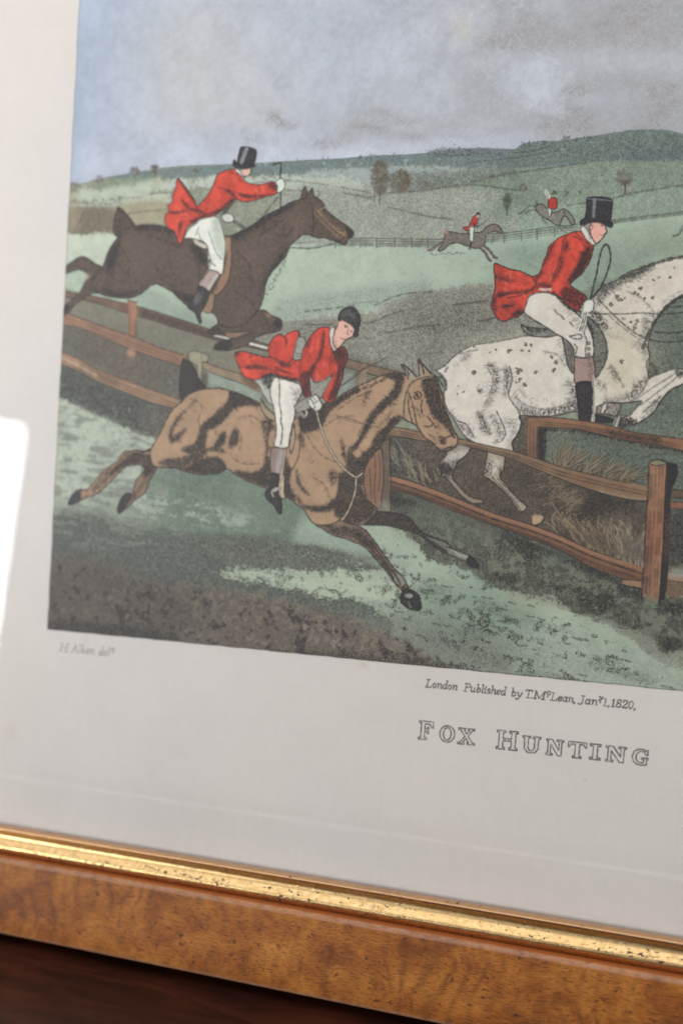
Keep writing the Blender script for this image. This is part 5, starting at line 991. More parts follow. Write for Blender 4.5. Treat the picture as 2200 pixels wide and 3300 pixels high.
# ================================================================ lettering under the picture
tile('K')
LET = np.zeros((H, W), np.float32)
_bank = line_a; line_a = LET
def glyphs(text, o, ex, ey, adv, strokes, w, k=.85):
    """o = origin, ex = unit vector of the writing line, ey = up vector (both in tile units per glyph unit)"""
    x = 0.0
    for ch in text:
        if ch == ' ': x += adv.get(' ', .5); continue
        g = strokes[ch]
        for s_ in g[1]:
            pts = [(o[0] + (x + p[0]) * ex[0] + p[1] * ey[0], o[1] + (x + p[0]) * ex[1] + p[1] * ey[1]) for p in s_]
            line(pts, w, k, curve=g[2] if len(g) > 2 else True, wob=.25)
        x += g[0]
    return x
A_ = lambda *p: [tuple(q) for q in p]
SER = {  # sloping engraved capitals and small letters, cap height 1, x-height .6
 'L': (.78, [A_((.05,1),(.35,1)), A_((.2,1),(.2,0)), A_((.02,0),(.6,0),(.64,.2))], False),
 'P': (.72, [A_((.05,1),(.2,1),(.45,1),(.6,.9),(.6,.65),(.45,.5),(.2,.5)), A_((.2,1),(.2,0)), A_((.05,0),(.36,0))], False),
 'T': (.62, [A_((-.02,.8),(.0,1),(.6,1),(.62,.8)), A_((.3,1),(.3,0)), A_((.15,0),(.46,0))], False),
 'M': (.98, [A_((.0,0),(.22,0)), A_((.1,0),(.1,1),(.45,.05),(.8,1),(.8,0)), A_((.66,0),(.94,0)), A_((0,1),(.1,1)), A_((.8,1),(.92,1))], False),
 'J': (.62, [A_((.2,1),(.52,1)), A_((.38,1),(.38,.1),(.28,-.1),(.1,-.12),(.02,.02))], False),
 'H': (.95, [A_((.0,1),(.26,1)), A_((.13,1),(.13,0)), A_((0,0),(.26,0)), A_((.54,1),(.8,1)), A_((.67,1),(.67,0)), A_((.54,0),(.8,0)), A_((.13,.5),(.67,.5))], False),
 'A': (.8, [A_((-.06,0),(.16,0)), A_((.04,0),(.36,1),(.62,0)), A_((.5,0),(.74,0)), A_((.16,.36),(.52,.36))], False),
 'o': (.52, [A_((.2,.6),(.05,.42),(.05,.18),(.2,0),(.36,.18),(.36,.42),(.2,.6))]),
 'n': (.6, [A_((.0,.56),(.1,.6),(.1,0)), A_((.1,.38),(.2,.56),(.34,.6),(.42,.5),(.42,.06),(.52,.04))]),
 'd': (.58, [A_((.38,.45),(.24,.6),(.08,.48),(.04,.2),(.16,0),(.3,.08),(.38,.3)), A_((.28,1.05),(.4,1.05),(.4,.06),(.5,.04))]),
 'u': (.62, [A_((.0,.56),(.08,.6),(.08,.14),(.2,0),(.34,.1),(.42,.3)), A_((.42,.6),(.42,.06),(.52,.04))]),
 'b': (.54, [A_((.0,1.05),(.1,1.05),(.1,.1),(.22,0),(.36,.12),(.4,.36),(.3,.58),(.14,.46))]),
 'l': (.3, [A_((.0,1.05),(.1,1.05),(.1,.06),(.2,.04))]),
 'i': (.3, [A_((.0,.56),(.1,.6),(.1,.06),(.2,.04)), A_((.09,.82),(.12,.86))]),
 's': (.42, [A_((.32,.5),(.2,.6),(.06,.5),(.1,.36),(.28,.26),(.32,.1),(.18,0),(.04,.08))]),
 'h': (.6, [A_((.0,1.05),(.1,1.05),(.1,0)), A_((.1,.38),(.2,.56),(.34,.6),(.42,.5),(.42,.06),(.52,.04))]),
 'e': (.48, [A_((.06,.3),(.36,.36),(.34,.54),(.2,.6),(.06,.46),(.04,.18),(.16,0),(.36,.12))]),
 'y': (.54, [A_((.0,.56),(.08,.6),(.12,.2),(.22,.04)), A_((.44,.6),(.34,.2),(.16,-.26),(.0,-.34),(-.04,-.24))]),
 'a': (.58, [A_((.38,.45),(.24,.6),(.08,.48),(.04,.2),(.16,0),(.3,.08),(.38,.3)), A_((.4,.6),(.38,.06),(.5,.04))]),
 'k': (.54, [A_((.0,1.05),(.1,1.05),(.1,0)), A_((.38,.6),(.12,.28)), A_((.18,.34),(.4,.02),(.48,.02))]),
 'c': (.34, [A_((.26,1.02),(.16,1.12),(.04,1.0),(.03,.8),(.12,.7),(.26,.76)), A_((.1,.5),(.14,.5)), A_((.1,.36),(.14,.36))]),
 'Y': (.38, [A_((.0,1.1),(.06,1.14),(.1,.95),(.14,.85)), A_((.26,1.14),(.2,.9),(.06,.66),(.0,.68)), A_((.1,.5),(.14,.5)), A_((.1,.36),(.14,.36))]),
 't': (.3, [A_((.1,1.15),(.08,.72),(.14,.62),(.22,.66)), A_((0,.95),(.2,.97)), A_((.08,.42),(.12,.42))]),
 '1': (.4, [A_((.02,.84),(.14,.98),(.14,0)), A_((.02,0),(.28,0))], False),
 '8': (.5, [A_((.2,.54),(.06,.68),(.06,.88),(.2,1),(.34,.88),(.34,.68),(.2,.54),(.04,.38),(.04,.12),(.2,0),(.36,.12),(.36,.38),(.2,.54))]),
 '2': (.52, [A_((.04,.76),(.08,.94),(.24,1),(.38,.86),(.34,.6),(.04,.02)), A_((.04,.02),(.4,.02),(.42,.14))]),
 '0': (.52, [A_((.2,1),(.05,.8),(.04,.3),(.18,0),(.34,.2),(.37,.7),(.2,1))]),
 '.': (.2, [A_((.02,.02),(.06,.04))]), ',': (.26, [A_((.04,.06),(.08,.04),(.02,-.16))]),
}
tile('G')
def word(txt, x0, x1, y_of, hgt, w=1.5, k=.8):
    n = glyphs_len(txt); u = (x1 - x0) / n
    sl = (y_of(x1) - y_of(x0)) / (x1 - x0)
    glyphs(txt, (x0, y_of(x0)), (u, u * sl), (hgt * .22, -hgt), {' ': .4}, SER, w, k)
def glyphs_len(t): return sum(SER[c][0] if c != ' ' else .4 for c in t)
yb = lambda x: 196 + (x - 118) * (320 - 196) / (1290 - 118)
for txt, a, b in (('London', 118, 300), ('Published', 332, 572), ('by', 598, 664), ('T.', 676, 724), ('M', 726, 792), ('c', 792, 818), ('Lean,', 818, 966), ('Jan', 974, 1086), ('Y', 1086, 1116), ('1,', 1114, 1160), ('1820,', 1160, 1306)):
    word(txt, a, b, yb, 42, 1.55, 1.0)
tile('F')
ya = lambda x: 622 + (x - 142) * (650 - 622) / (410 - 142)
for txt, a, b in (('H', 142, 192), ('Alken', 204, 322), ('del', 340, 398), ('t', 398, 424)): word(txt, a, b, ya, 38, 1.3, .6)
# outlined title
OUT = {
 'F': [A_((.0,1),(.82,1),(.82,.66),(.76,.66),(.6,.86),(.34,.86),(.34,.58),(.46,.58),(.5,.68),(.56,.68),(.56,.34),(.5,.34),(.46,.45),(.34,.45),(.34,.1),(.46,.1),(.46,0),(0,0),(0,.1),(.12,.1),(.12,.9),(0,.9),(0,1))],
 'X': [A_((.0,1),(.42,1),(.42,.9),(.34,.9),(.5,.66),(.68,.9),(.58,.9),(.58,1),(.95,1),(.95,.9),(.84,.9),(.58,.52),(.88,.1),(1.0,.1),(1.0,0),(.56,0),(.56,.1),(.64,.1),(.47,.38),(.28,.1),(.38,.1),(.38,0),(0,0),(0,.1),(.12,.1),(.4,.5),(.12,.9),(0,.9),(0,1))],
 'H': [A_((0,1),(.4,1),(.4,.9),(.3,.9),(.3,.58),(.7,.58),(.7,.9),(.6,.9),(.6,1),(1,1),(1,.9),(.9,.9),(.9,.1),(1,.1),(1,0),(.6,0),(.6,.1),(.7,.1),(.7,.46),(.3,.46),(.3,.1),(.4,.1),(.4,0),(0,0),(0,.1),(.1,.1),(.1,.9),(0,.9),(0,1))],
 'U': [A_((0,1),(.42,1),(.42,.9),(.32,.9),(.32,.3),(.4,.14),(.6,.14),(.68,.3),(.68,.9),(.58,.9),(.58,1),(1,1),(1,.9),(.9,.9),(.88,.24),(.72,.0),(.3,.0),(.12,.24),(.1,.9),(0,.9),(0,1))],
 'N': [A_((0,1),(.34,1),(.74,.36),(.74,.9),(.62,.9),(.62,1),(1,1),(1,.9),(.9,.9),(.9,0),(.7,0),(.26,.7),(.26,.1),(.38,.1),(.38,0),(0,0),(0,.1),(.1,.1),(.1,.9),(0,.9),(0,1))],
 'T': [A_((0,1),(1,1),(1,.68),(.94,.68),(.84,.86),(.62,.86),(.62,.1),(.74,.1),(.74,0),(.26,0),(.26,.1),(.38,.1),(.38,.86),(.16,.86),(.06,.68),(0,.68),(0,1))],
 'I': [A_((0,1),(1,1),(1,.88),(.7,.88),(.7,.12),(1,.12),(1,0),(0,0),(0,.12),(.3,.12),(.3,.88),(0,.88),(0,1))],
 'G': [A_((.95,.98),(.95,.64),(.86,.64),(.7,.86),(.48,.88),(.28,.7),(.24,.4),(.4,.16),(.62,.14),(.72,.2),(.72,.36),(.58,.36),(.58,.46),(.98,.46),(.98,.36),(.9,.36),(.9,.04),(.6,-.0),(.34,.02),(.1,.2),(.02,.5),(.1,.82),(.36,1.0),(.66,1.0),(.84,.9),(.9,.98),(.95,.98))],
}
def circ(cx, cy, rx, ry, n=22): return [(cx + rx*math.cos(i*2*math.pi/n), cy + ry*math.sin(i*2*math.pi/n)) for i in range(n + 1)]
OUT['O'] = [circ(.5, .5, .5, .5), circ(.5, .5, .26, .38)]
tile('G')
for ch, x, y, w_, h_ in (('F', 80, 488, 96, 102), ('O', 198, 502, 82, 92), ('X', 300, 514, 94, 88), ('H', 516, 542, 116, 104), ('U', 660, 560, 100, 90), ('N', 793, 576, 96, 88), ('T', 916, 590, 102, 88), ('I', 1038, 601, 60, 86), ('N', 1128, 612, 112, 86), ('G', 1274, 630, 92, 88)):
    sl = .100
    for P in OUT[ch]:
        line([(x + p[0]*w_ + p[1]*h_*.08, y + p[0]*w_*sl - p[1]*h_) for p in P], 1.65, .95, curve=(ch == 'O'), wob=.15)
line_a = _bank

# ================================================================ paper, picture edge, printing of the ink
yy = (SY1 - (np.arange(H) + .5) / S)[:, None]; xx = (SX0 + (np.arange(W) + .5) / S)[None]
PIC = (309.0, 222.0)
wob_ = (N_M[:1] - .5) * .12
d = np.minimum(np.minimum(xx + .3 + (N_M[:, :1] - .5) * .15, PIC[0] - xx), np.minimum(yy + wob_, PIC[1] - yy))
inside = np.clip(d * S + .5, 0, 1).astype(np.float32)
edge = np.exp(-((d - .12) / .16) ** 2).astype(np.float32)
paper = (lin((192, 186, 182)) * GAIN)[None, None] * (1 + .034 * (N_XL - .5) + .020 * (N_L - .5) + .014 * (N_V - .5) + .012 * (N_S - .5))[..., None]
paper = paper * (1 + np.array([.010, 0, -.014], np.float32) * (N_XL[::-1] - .5)[..., None] * 2)
# light brown stains under the lower edge
for cx, cy, r, a in ((118 - 12, -1.2, 1.6, .45), (84, -1.0, 1.3, .3), (3, -.6, .9, .2), (61, -1.0, 1.2, .35)):
    q = np.exp(-(((xx - cx) / r) ** 2 + ((yy - cy) / (r * .7)) ** 2)) * a * (N_S > .4)
    paper = paper * (1 - q[..., None] * np.array([.12, .28, .45], np.float32))
for i in range(26):                            # faint foxing
    cx, cy, r = _r.uniform(SX0, SX1), _r.uniform(SY0, SY1), _r.uniform(.4, 2.4)
    a, b = int((cx - SX0) * S), int((SY1 - cy) * S); q_ = int(r * 3 * S); sl = np.s_[max(0, b-q_):b+q_, max(0, a-q_):a+q_]
    q = np.exp(-(((xx - cx) / r) ** 2 + ((yy - cy) / r) ** 2)[sl]) * _r.uniform(.05, .16) * (.5 + N_S[sl])
    paper[sl] *= 1 - q[..., None] * np.array([.15, .35, .6], np.float32)
paper = paper * (1 + .016 * (N_H - .5) + .012 * (N_GR2 - .5))[..., None]
fx = _r.uniform(0, W, 140); fy = _r.uniform(0, H, 140)
for a, b in zip(fx, fy):
    a, b = int(a), int(b); rr = int(_r.integers(1, 3))
    paper[b:b+rr, a:a+rr] *= _r.uniform(.45, .8)
T = np.clip(tone_a * 1.0, 0, 1)
grain = N_GR * .72 + N_GR2 * .28
grain = (grain - grain.mean()) / grain.std(); grain = 1 / (1 + np.exp(-1.702 * grain))
st_ = np.clip((T - .35) / .4, 0, 1)
amp = (.30 + .28 * st_) * np.clip(4 * T * (1.08 - T), 0, 1) ** .6 * np.clip(T * 4, 0, 1)
ink = np.clip(T + amp * (1 - 2 * grain), 0, 1)
ink = ink * (.40 + .56 * ink)
INK = rgb((36, 32, 34))
pic = wash * (1 + .06 * (N_GR2 - .5) + .07 * (N_S - .5) + .035 * (N_M - .5))[..., None]
pic = pic * (1 - ink[..., None]) + INK * 1.0 * ink[..., None]
la = np.clip(line_a, 0, 1)[..., None]
pic = pic * (1 - la * .93) + INK * la * .93
pic = pic * (1 - edge[..., None] * .62) + INK * edge[..., None] * .62
PRINT = paper * (1 - inside[..., None]) + pic * inside[..., None]
ll = np.clip(LET, 0, 1)[..., None] * .9
PRINT = PRINT * (1 - ll) + INK * .8 * ll
PRINT = np.clip(PRINT, 0, 1).astype(np.float32)
# ================================================================ node helpers
def new_mat(name):
    m = bpy.data.materials.new(name); m.use_nodes = True
    nt = m.node_tree; b = nt.nodes['Principled BSDF']
    return m, nt, b
def N(nt, typ, **kw):
    n = nt.nodes.new(typ)
    for k, v in kw.items(): setattr(n, k, v)
    return n
def L(nt, a, b): nt.links.new(a, b)
def noise_n(nt, vec, scale, detail=4, rough=.6, dist=0):
    n = N(nt, 'ShaderNodeTexNoise'); n.inputs['Scale'].default_value = scale; n.inputs['Detail'].default_value = detail
    n.inputs['Roughness'].default_value = rough; n.inputs['Distortion'].default_value = dist
    if vec is not None: L(nt, vec, n.inputs['Vector'])
    return n.outputs['Fac']
def ramp(nt, fac, stops):
    r = N(nt, 'ShaderNodeValToRGB'); e = r.color_ramp.elements
    while len(e) < len(stops): e.new(.5)
    for i, (p, c) in enumerate(stops):
        e[i].position = p; e[i].color = (*c, 1) if len(c) == 3 else c
    L(nt, fac, r.inputs['Fac']); return r.outputs['Color']
def mth(nt, op, a, b=None, c=None, clamp=False):
    n = N(nt, 'ShaderNodeMath', operation=op, use_clamp=clamp)
    for i, v in enumerate((a, b, c)):
        if v is None: continue
        if isinstance(v, (int, float)): n.inputs[i].default_value = v
        else: L(nt, v, n.inputs[i])
    return n.outputs[0]
def mix(nt, fac, a, b, blend='MIX'):
    n = N(nt, 'ShaderNodeMix', data_type='RGBA', blend_type=blend)
    if isinstance(fac, (int, float)): n.inputs[0].default_value = fac
    else: L(nt, fac, n.inputs[0])
    for s_, v in ((n.inputs[6], a), (n.inputs[7], b)):
        if isinstance(v, tuple): s_.default_value = (*v, 1)
        else: L(nt, v, s_)
    return n.outputs[2]
def mapping(nt, src, scale=(1, 1, 1), rot=(0, 0, 0)):
    m = N(nt, 'ShaderNodeMapping'); m.inputs['Scale'].default_value = scale; m.inputs['Rotation'].default_value = rot
    L(nt, src, m.inputs['Vector']); return m.outputs[0]
def bump(nt, b, h, strength, dist):
    n = N(nt, 'ShaderNodeBump'); n.inputs['Strength'].default_value = strength; n.inputs['Distance'].default_value = dist
    L(nt, h, n.inputs['Height']); L(nt, n.outputs[0], b.inputs['Normal'])
def band(nt, v, a, b_, s_=.3):
    """1 between a and b, soft edges"""
    lo = mth(nt, 'MULTIPLY_ADD', v, 1 / s_, -a / s_ + .5, clamp=True); hi = mth(nt, 'MULTIPLY_ADD', v, -1 / s_, b_ / s_ + .5, clamp=True)
    return mth(nt, 'MULTIPLY', lo, hi)

# ---- printed paper: the hand-coloured print painted above becomes its colour
img = bpy.data.images.new('hand_coloured_print', W, H, alpha=False, float_buffer=False)
img.colorspace_settings.name = 'sRGB'
_o = np.ones((H, W, 4), np.float32)
_s = PRINT[::-1]
_o[..., :3] = np.where(_s < .0031308, _s * 12.92, 1.055 * np.power(np.maximum(_s, 1e-6), 1 / 2.4) - .055)
img.pixels.foreach_set(_o.ravel()); img.update(); img.pack(); del _o
m_paper, nt, b = new_mat('printed_paper')
ti = N(nt, 'ShaderNodeTexImage'); ti.image = img; ti.interpolation = 'Cubic'; ti.extension = 'EXTEND'
uvn = N(nt, 'ShaderNodeUVMap'); L(nt, uvn.outputs[0], ti.inputs['Vector'])
L(nt, ti.outputs['Color'], b.inputs['Base Color']); b.inputs['Roughness'].default_value = .85; b.inputs['Specular IOR Level'].default_value = .2
geo = N(nt, 'ShaderNodeNewGeometry'); pv = N(nt, 'ShaderNodeTexCoord').outputs['Object']
bump(nt, b, noise_n(nt, pv, 1100, 3, .6), .35, .00012)

m_glass = bpy.data.materials.new('picture_glass'); m_glass.use_nodes = True; nt = m_glass.node_tree; nt.nodes.clear()
out = N(nt, 'ShaderNodeOutputMaterial'); mx = N(nt, 'ShaderNodeMixShader'); tr = N(nt, 'ShaderNodeBsdfTransparent'); gl = N(nt, 'ShaderNodeBsdfGlossy')
gl.inputs['Roughness'].default_value = .0; gl.inputs['Color'].default_value = (1, 1, 1, 1); tr.inputs[0].default_value = (.985, .99, .985, 1)
fr = N(nt, 'ShaderNodeFresnel'); fr.inputs['IOR'].default_value = 1.5; gg = N(nt, 'ShaderNodeNewGeometry')
f2 = mth(nt, 'MULTIPLY', mth(nt, 'MULTIPLY', fr.outputs[0], 1.7), mth(nt, 'SUBTRACT', 1.0, gg.outputs['Backfacing']), clamp=True)
L(nt, f2, mx.inputs[0]); L(nt, tr.outputs[0], mx.inputs[1]); L(nt, gl.outputs[0], mx.inputs[2]); L(nt, mx.outputs[0], out.inputs[0])

# ---- gilding: uv.x = mm along the rail, uv.y = mm across the profile
def uvmm(nt):
    u = N(nt, 'ShaderNodeUVMap'); s_ = N(nt, 'ShaderNodeSeparateXYZ'); L(nt, u.outputs[0], s_.inputs[0])
    return u.outputs[0], s_.outputs[0], s_.outputs[1]
m_gold, nt, b = new_mat('worn_gilding')
uv, u_, v_ = uvmm(nt)
n_big = noise_n(nt, mapping(nt, uv, (.05, .12, 1)), 1, 3)
streak = noise_n(nt, mapping(nt, uv, (.5, .9, 1)), 1, 5, .7)
fine = noise_n(nt, mapping(nt, uv, (2.6, 1.6, 1)), 1, 4, .7)
gc = ramp(nt, streak, [(.3, (.62, .38, .15)), (.55, (.82, .57, .26)), (.75, (.93, .71, .40))])
gc = mix(nt, mth(nt, 'MULTIPLY', band(nt, v_, -1, 1.15, .3), .85), gc, (.56, .32, .17))          # bare bole on the inner lip
# flakes and hairline cracks, thicker on the crown of the bead
fl = noise_n(nt, mapping(nt, uv, (.75, 1.5, 1)), 1, 6, .62, .5)
den = noise_n(nt, mapping(nt, uv, (.06, .5, 1)), 1, 2)
where = mth(nt, 'ADD', mth(nt, 'MULTIPLY', band(nt, v_, 4.1, 7.7, 1.0), .05), mth(nt, 'MULTIPLY', mth(nt, 'SUBTRACT', den, .5), .32))
flake = mth(nt, 'MULTIPLY', mth(nt, 'SUBTRACT', mth(nt, 'ADD', fl, where), .635), 30, clamp=True)
vo = N(nt, 'ShaderNodeTexVoronoi', feature='DISTANCE_TO_EDGE'); vo.inputs['Scale'].default_value = 1
wv = N(nt, 'ShaderNodeVectorMath', operation='ADD'); nz = N(nt, 'ShaderNodeTexNoise'); nz.inputs['Scale'].default_value = .9; nz.inputs['Detail'].default_value = 4; L(nt, uv, nz.inputs['Vector'])
L(nt, mapping(nt, uv, (.16, .34, 1)), wv.inputs[0]); L(nt, nz.outputs['Color'], wv.inputs[1]); L(nt, wv.outputs[0], vo.inputs['Vector'])
crack = mth(nt, 'MULTIPLY', mth(nt, 'SUBTRACT', .016, vo.outputs['Distance']), 90, clamp=True)
crack = mth(nt, 'MULTIPLY', crack, mth(nt, 'MULTIPLY', mth(nt, 'SUBTRACT', n_big, .47), 8, clamp=True))
dirt = mth(nt, 'MULTIPLY', band(nt, v_, 9.1, 9.9, .4), mth(nt, 'MULTIPLY', mth(nt, 'SUBTRACT', fine, .38), 5, clamp=True))
holes = mth(nt, 'MAXIMUM', mth(nt, 'MAXIMUM', flake, mth(nt, 'MULTIPLY', crack, .7)), mth(nt, 'MULTIPLY', dirt, .85))
hc = ramp(nt, fine, [(.35, (.012, .009, .008)), (.7, (.10, .035, .018))])
L(nt, mix(nt, holes, gc, hc), b.inputs['Base Color'])
L(nt, mth(nt, 'MULTIPLY', mth(nt, 'SUBTRACT', 1, holes), .97), b.inputs['Metallic'])
L(nt, mth(nt, 'MULTIPLY_ADD', fine, .16, .23), b.inputs['Roughness'])
bump(nt, b, mth(nt, 'SUBTRACT', mth(nt, 'MULTIPLY', fine, .5), holes), .35, .00012)

# ---- burr wood veneer of the outer moulding
m_burr, nt, b = new_mat('burr_veneer')
uv, u_, v_ = uvmm(nt)
w1 = N(nt, 'ShaderNodeTexNoise'); w1.inputs['Scale'].default_value = .035; w1.inputs['Detail'].default_value = 2; L(nt, uv, w1.inputs['Vector'])
wob = N(nt, 'ShaderNodeVectorMath', operation='MULTIPLY_ADD'); L(nt, w1.outputs['Color'], wob.inputs[0]); wob.inputs[1].default_value = (16, 7, 0); L(nt, uv, wob.inputs[2])
wu = wob.outputs[0]
big = noise_n(nt, mapping(nt, wu, (.035, .04, 1)), 1, 3, .55, .25)
mot = noise_n(nt, mapping(nt, wu, (.12, .13, 1), (0, 0, .25)), 1, 6, .66, .25)
grain = noise_n(nt, mapping(nt, wu, (.42, 2.4, 1)), 1, 5, .7)
wc = ramp(nt, mth(nt, 'ADD', mth(nt, 'MULTIPLY', big, .45), mth(nt, 'MULTIPLY', mot, .55)), [(.35, (.15, .044, .011)), (.46, (.31, .100, .019)), (.55, (.42, .153, .027)), (.70, (.53, .22, .043))])
wc = mix(nt, mth(nt, 'MULTIPLY', mth(nt, 'SUBTRACT', .52, grain), 4.5, clamp=True), wc, (.09, .028, .010))
# curl across the grain, in patches
curl = N(nt, 'ShaderNodeTexWave', wave_type='BANDS', bands_direction='X'); curl.inputs['Scale'].default_value = .060; curl.inputs['Distortion'].default_value = 7; curl.inputs['Detail'].default_value = 3; curl.inputs['Detail Scale'].default_value = 1.1
L(nt, wu, curl.inputs['Vector'])
wc = mix(nt, mth(nt, 'MULTIPLY', mth(nt, 'SUBTRACT', curl.outputs['Fac'], .45), mth(nt, 'MULTIPLY', mth(nt, 'SUBTRACT', noise_n(nt, mapping(nt, uv, (.018, .05, 1)), 1, 2), .42), 4, clamp=True), clamp=True), wc, (.085, .026, .010))
# pores and dark eyes
eye = noise_n(nt, mapping(nt, wu, (.48, .55, 1), (0, 0, .3)), 1, 5, .6, .4)
wc = mix(nt, mth(nt, 'MULTIPLY', mth(nt, 'MULTIPLY', mth(nt, 'SUBTRACT', eye, .60), 12, clamp=True), .75), wc, (.055, .015, .012))
pore = noise_n(nt, mapping(nt, wu, (1.1, 4.2, 1)), 1, 4, .7)
wc = mix(nt, mth(nt, 'MULTIPLY', mth(nt, 'MULTIPLY', mth(nt, 'SUBTRACT', pore, .60), 9, clamp=True), .6), wc, (.06, .02, .01))
# rubbed pale arrises; the outer band also paints in the edge's highlight line
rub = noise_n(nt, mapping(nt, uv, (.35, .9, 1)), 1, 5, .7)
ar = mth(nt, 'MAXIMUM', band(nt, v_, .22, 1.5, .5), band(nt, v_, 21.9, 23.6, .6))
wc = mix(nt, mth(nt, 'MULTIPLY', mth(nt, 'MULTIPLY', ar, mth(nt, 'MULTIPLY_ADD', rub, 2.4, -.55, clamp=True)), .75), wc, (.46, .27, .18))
wc = mix(nt, mth(nt, 'MULTIPLY', band(nt, v_, -1, .16, .12), .9), wc, (.34, .10, .028))         # reddish bead beside the gilding
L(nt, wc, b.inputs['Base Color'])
L(nt, mth(nt, 'MULTIPLY_ADD', rub, .2, .40), b.inputs['Roughness']); b.inputs['Specular IOR Level'].default_value = .18
bump(nt, b, mth(nt, 'ADD', grain, pore), .25, .00015)

m_back, nt, b = new_mat('backing_board'); b.inputs['Roughness'].default_value = .9
L(nt, ramp(nt, noise_n(nt, N(nt, 'ShaderNodeTexCoord').outputs['Object'], 300), [(.3, (.20, .14, .08)), (.7, (.30, .22, .14))]), b.inputs['Base Color'])

m_table, nt, b = new_mat('polished_mahogany')
oc = N(nt, 'ShaderNodeTexCoord').outputs['Object']
tg = noise_n(nt, mapping(nt, oc, (22, 90, 22), (0, 0, .1)), 1, 6, .65, .8); tb = noise_n(nt, mapping(nt, oc, (6, 14, 6)), 1, 3)
tc = ramp(nt, mth(nt, 'ADD', mth(nt, 'MULTIPLY', tg, .6), mth(nt, 'MULTIPLY', tb, .4)), [(.34, (.010, .004, .003)), (.50, (.024, .007, .004)), (.66, (.066, .017, .009))])
sp = noise_n(nt, mapping(nt, oc, (95, 110, 95)), 1, 3)
tc = mix(nt, mth(nt, 'MULTIPLY', mth(nt, 'SUBTRACT', sp, .70), 20, clamp=True), tc, (.010, .008, .008))
L(nt, tc, b.inputs['Base Color']); b.inputs['Specular IOR Level'].default_value = .12; L(nt, mth(nt, 'MULTIPLY_ADD', tb, .2, .30), b.inputs['Roughness']); bump(nt, b, tg, .1, .0003)

# ================================================================ mesh helpers
def link(name, verts, faces, mat, parent=None, uvs=None, smooth=False):
    me = bpy.data.meshes.new(name); me.from_pydata([tuple(v) for v in verts], [], [tuple(f) for f in faces]); me.materials.append(mat)
    if uvs is not None:
        ul = me.uv_layers.new(name='UVMap'); li = np.zeros(len(me.loops), np.int32); me.loops.foreach_get('vertex_index', li)
        ul.data.foreach_set('uv', np.asarray(uvs, np.float32)[li].ravel())
    if smooth: me.polygons.foreach_set('use_smooth', [True] * len(me.polygons))
    me.update()
    o = bpy.data.objects.new(name, me); SC.collection.objects.link(o)
    if parent: o.parent = parent
    return o
def print_uv(vs): return [((x * 1000 - SX0) / (SX1 - SX0), (y * 1000 - SY0) / (SY1 - SY0)) for x, y, *_ in vs]

# ================================================================ the framed print
frame = bpy.data.objects.new('framed_print', None); frame.empty_display_size = .05; SC.collection.objects.link(frame); frame.matrix_world = ROOT
frame['label'] = 'framed old hunting print in a burr wood and gilt frame, leaning back above a table'
frame['category'] = 'framed picture'

# paper, pressed a little deeper inside the plate mark
def sheet():
    R0 = (SX0 + .5, SY0 + .5, SX1 - .5, SY1 - .5); R1 = (-34.7, -47.5, 343.7, 252.7); R2 = (-34.0, -46.6, 343.0, 252.0)
    vs, fs = [], []
    for (a, b_, c, d), z in ((R0, .30), (R1, .24), (R2, 0.0)):
        vs += [(a/1000, b_/1000, z/1000), (c/1000, b_/1000, z/1000), (c/1000, d/1000, z/1000), (a/1000, d/1000, z/1000)]
    for k in (0, 4):
        for i in range(4): j = (i + 1) % 4; fs.append((k + i, k + j, k + 4 + j, k + 4 + i))
    fs.append((8, 9, 10, 11))
    return vs, fs
vs, fs = sheet()
paper_o = link('print_sheet', vs, fs, m_paper, frame, print_uv(vs))
bv = paper_o.modifiers.new('soft_plate_mark', 'BEVEL'); bv.width = .0004; bv.segments = 3; bv.limit_method = 'NONE'
paper_o['label'] = 'cream paper printed with a hand-coloured hunting scene, pressed plate mark round it'

